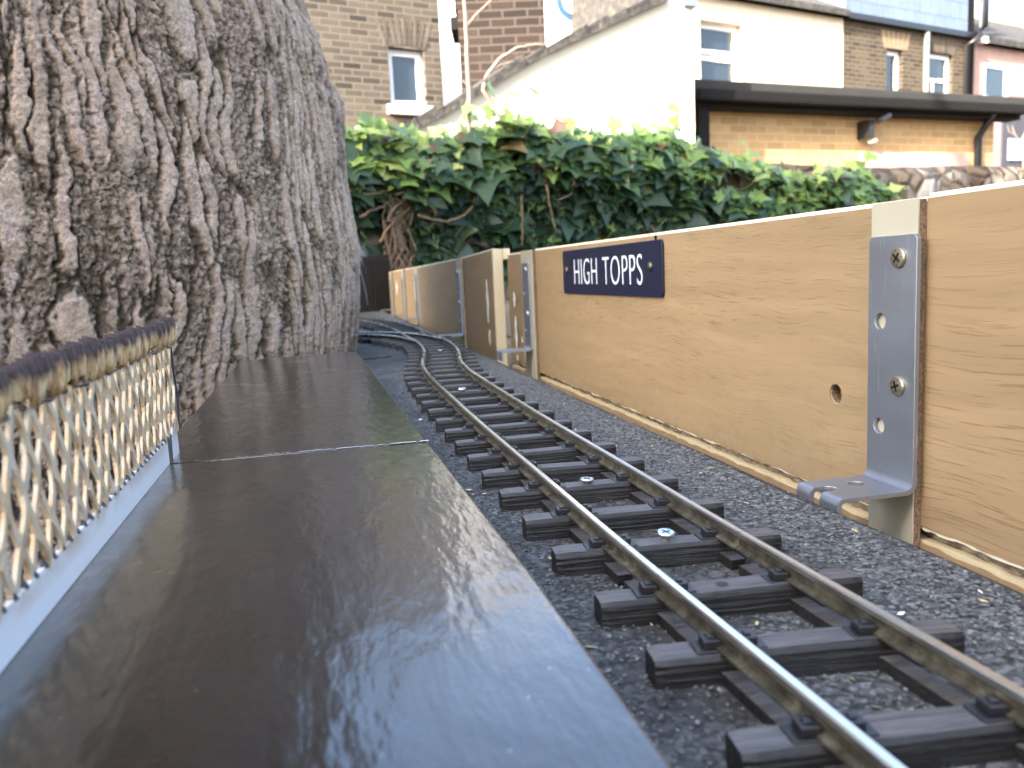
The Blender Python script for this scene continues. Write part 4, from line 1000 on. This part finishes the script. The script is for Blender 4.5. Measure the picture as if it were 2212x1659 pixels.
# cream house
F = Front(13.6); h = F.thing('cream_house', 'cream rendered terrace house with a white two pane window', 'house')
ev = F.p(1822, 40)[1]; a = F.p(1440, 60)[0]; b_ = F.p(1821.5, 60)[0]
wa = F.p(1514, 170); wb = F.p(1604, 54)
m = MB(); openwall(m, a, b_, 0, ev, [(wa[0], wb[0], wa[1]-.4, wb[1])]); m.box(a, b_, .25, 6, 0, ev-.05); m.build('wall', M_CREAM_R, h)
zt = F.p(1560, 124)[1]; window(h, wa[0], wb[0], wa[1]-.4, wb[1], bars=(zt, zt+.10), fw=.085, deep=.13)
m = MB(); m.box(a, b_, -.12, .0, ev, ev+.10); m.build('gutter', M_BLACKP, h)
m = MB(); m.prism([(-.15, ev+.1), (3.2, ev+1.9), (6, ev+.1), (6, ev), (-.15, ev)], a, b_, 'x'); m.build('roof', M_ROOF, h)
# brick terrace house
h = F.thing('terrace_house', 'brown brick terrace house with slate dormer and two white windows', 'house')
a = F.p(1822, 60)[0]; b_ = F.p(2106, 80)[0]; ev2 = F.p(1995, 70)[1]
w1a, w1b = F.p(1914, 215), F.p(1951, 109); w2a, w2b = F.p(2000, 215), F.p(2058, 119)
m = MB(); openwall(m, a, b_, 0, ev2, [(w1a[0], w1b[0], w1a[1], w1b[1]), (w2a[0], w2b[0], w2a[1], w2b[1])]); m.box(a, b_, .25, 6, 0, ev2-.05); m.build('wall', M_BR_TERR, h)
window(h, w1a[0], w1b[0], w1a[1], w1b[1], fw=.08, deep=.10)
zt = F.p(2030, 172)[1]; window(h, w2a[0], w2b[0], w2a[1], w2b[1], bars=(zt,), fw=.08, deep=.08, mull=((w2a[0]+.32, w2a[1], zt),))
arch_lintel(h, w2a[0]-.02, w2b[0]+.08, w2b[1]-.02, .32, M_BR_ARCH, 11)
arch_lintel(h, w1a[0]-.08, w1b[0]+.12, w1b[1]+.005, .30, M_BR_DULL, 6, 0)
m = MB(); m.box(a, b_, -.12, .0, ev2, ev2+.10); m.build('gutter', M_BLACKP, h)
dz = F.p(1960, -40)[1]; m = MB(); m.box(a+.02, F.p(2088, 60)[0], -.02, 3, ev2+.1, ev2+2.4); m.build('dormer', M_SLATE, h)
m = MB(); m.box(F.p(2088, 60)[0]+.01, b_, .02, 3, ev2+.1, ev2+1.9); m.build('dormer_cheek', M_BLACK, h)
x = F.p(1995, 120)[0]; m = MB(); m.tube([(x, -.06, 0), (x, -.06, ev2)], .055, 10); m.build('downpipe', M_GREYP, h, label='grey downpipe')
x = F.p(2082, 150)[0]; x2 = F.p(2104, 40)[0]; zz = F.p(2090, 95)[1]; m = MB(); m.tube([(x, -.10, 0), (x, -.10, zz-.05), ((x+x2)/2, -.2, zz+.12), (x2, -.2, zz+.30), (x2, -.2, ev2+1.6)], .085, 12); m.build('downpipe', M_BLACKP, h, smooth=True, label='thick black cranked downpipe')
# pink house
h = F.thing('pink_house', 'dusty pink rendered house with a white casement window, right of the brick terrace', 'house')
a = F.p(2106.5, 100)[0]; b_ = F.p(2166, 100)[0]; c_ = F.p(2420, 100)[0]; ev3 = F.p(2160, 103)[1]
wa, wb = F.p(2123, 215), F.p(2181, 140)
wbx = wb[0]
m = MB(); openwall(m, a, b_+1.0, 0, ev3, [(wa[0], wb[0], wa[1], wb[1])]); m.box(a, b_+1, .25, 6, 0, ev3-.05); m.build('wall', M_PINK_R, h)
window(h, wa[0], wb[0], wa[1], wb[1], fw=.10, deep=.02)
m = MB(); m.box(b_+1.0, c_, 0, 6, 0, ev3); m.build('side_wall', M_PINK_D, h)
m = MB(); m.box(a, c_, -.14, 0, ev3, ev3+.12); m.build('gutter', M_UPVC, h)
m = MB(); m.prism([(-.15, ev3+.12), (2.2, ev3+1.45), (2.2, ev3), (-.15, ev3)], a+.2, c_, 'x'); m.build('roof', M_ROOF, h)
m = MB(); m.box(a+.2, c_, 2.2, 5, ev3, ev3+1.75); m.build('rear_parapet', M_CREAM_R, h)
# yellow brick extension
F = Front(8.1, U2); h = F.thing('brick_extension', 'low yellow brick extension with black fascia and flat roof', 'extension')
a = F.p(1499, 300)[0]; b_ = F.p(2178, 300)[0]; zt = F.p(1600, 178)[1]; zf = F.p(1600, 196)[1]; zb = F.p(1600, 235)[1]
m = MB(); m.box(a, b_, .18, 3.6, 0, zb+.1); m.build('wall', M_BR_YEL, h)
m = MB(); m.box(a-.02, b_+.16, -.02, .16, zb, zf-.03); m.build('fascia', M_BLACK, h)
m = MB(); m.box(a-.015, b_+.17, -.13, -.021, zf-.12, zf-.022); m.build('gutter', M_BLACK, h, bevel=.02)
m = MB(); m.box(a-.02, b_+.2, -.05, 3.7, zf-.02, zt); m.build('flat_roof', M_FELTROOF, h, bevel=.02)
m = MB(); m.box(F.p(1508, 280)[0], F.p(1531, 280)[0], -.02, .06, 0, zb+.02); m.build('corner_post', M_BLACK, h, bevel=.01)
for px_, nm in ((2137, 'right hand black downpipe'),):
    x = F.p(px_, 280)[0]; m = MB(); m.tube([(x+.03, -.06, zb+.12), (x+.02, .02, zb), (x, .13, zb-.18), (x, .13, 0)], .042, 10); m.build('downpipe', M_BLACKP, h, smooth=True)
x, z = F.p(1899, 262); m = MB(); m.box(x-.05, x+.08, -.10, .0, z-.005, z+.04, 0, Matrix.Translation((x, 0, z)) @ Matrix.Rotation(-.45, 4, 'Y') @ Matrix.Translation((-x, 0, -z)))
m.box(x-.12, x-.06, .0, .178, z-.16, z+.02); lm = MB(); m_ = m.build('security_lamp', M_BLACKP, h, bevel=.008)
lm.lathe([(.01, 0), (.045, .01), (.05, .04), (.02, .06)], Matrix.Translation((x-.02, .06, z-.22)), 12); lm.build('sensor', M_CREAM, m_, smooth=True)
m = MB(); p0, p1 = F.p(1880, 350), F.p(2110, 329); m.box(p0[0], p1[0], .10, .17, 0, p1[1]); m.build('step_wall', M_PINK_R, h, label='pinkish low ledge at the foot of the yellow wall')
# dark yard fence at far right with a notice and small bare tree
F2 = Front(10.5); fx = F2.thing('yard_fence', 'dark grey yard fence beyond the right end of the extension', 'fence')
a = F2.p(2165, 300)[0]; m = MB(); zf2 = F2.p(2200, 238)[1]
for i in range(24): m.box(a+i*.15, a+i*.15+.14, .002*(i % 2), .03, 0, zf2)
m.build('boards', mat('dark_grey_boards', (.045, .045, .055), .8), fx)
nt_ = F2.thing('notice', 'pale lilac notice sheet on the dark yard fence', 'notice'); p0, p1 = F2.p(2176, 346), F2.p(2214, 302)
m = MB(); m.box(p0[0], p1[0], -.02, -.004, p0[1], p1[1]); m.build('sheet', M_PAPER, nt_)
m = MB()
for i in range(5): m.box(p0[0]+.03, p1[0]-.03-.03*(i % 2), -.024, -.0205, p1[1]-.04*i-.05, p1[1]-.04*i-.035)
m.build('text_lines', M_CHIP, nt_)
sb = thing('bare_sapling', 'tiny bare sapling in front of the dark yard fence', 'sapling'); 
def fp(F_, px, py): s_, z_ = F_.p(px, py); v = F_.O + U*s_; return Vector((v.x, v.y, z_+GZ))
F3 = Front(10.2); m = MB()
m.tube([fp(F3, 2216, 420), fp(F3, 2212, 345), fp(F3, 2203, 310), fp(F3, 2190, 285), fp(F3, 2186, 272)], [.03, .022, .016, .010, .006], 6)
m.tube([fp(F3, 2203, 310), fp(F3, 2212, 290), fp(F3, 2222, 275)], [.012, .008, .005], 6); m.tube([fp(F3, 2195, 293), fp(F3, 2180, 285), fp(F3, 2176, 270)], [.009, .006, .004], 6); m.build('stem', M_TWIG, sb)

# unseen house added behind the camera to keep the sun off the track
rh = thing('added_shade_house', 'unseen tall brick house added to shade the garden from the sun', 'house', (-8.0, -4.0, GZ), (0, 0, 0))
m = MB(); ops = [(-4.5, -3.3, 1.0, 2.3), (-1.5, -.3, 1.0, 2.3), (1.8, 3.0, 1.0, 2.3), (-4.5, -3.3, 4.0, 5.3), (-1.5, -.3, 4.0, 5.3), (1.8, 3.0, 4.0, 5.3)]
m.box(-5.5, 3.7, -6, 0, 0, 7.4); m.build('wall', M_BR_STOCK, rh)
for o_ in ops:
    m = MB(); m.box(o_[0], o_[1], .0, .04, o_[2], o_[3]); f = m.build('window', M_UPVC, rh)
    m = MB(); m.box(o_[0]+.08, o_[1]-.08, .04, .05, o_[2]+.08, o_[3]-.08); m.build('pane', M_GLASS, f)
m = MB(); m.prism([(.3, 7.4), (-3, 9.1), (-6.3, 7.4)], -5.6, 3.8, 'x'); m.build('roof', M_ROOF, rh)
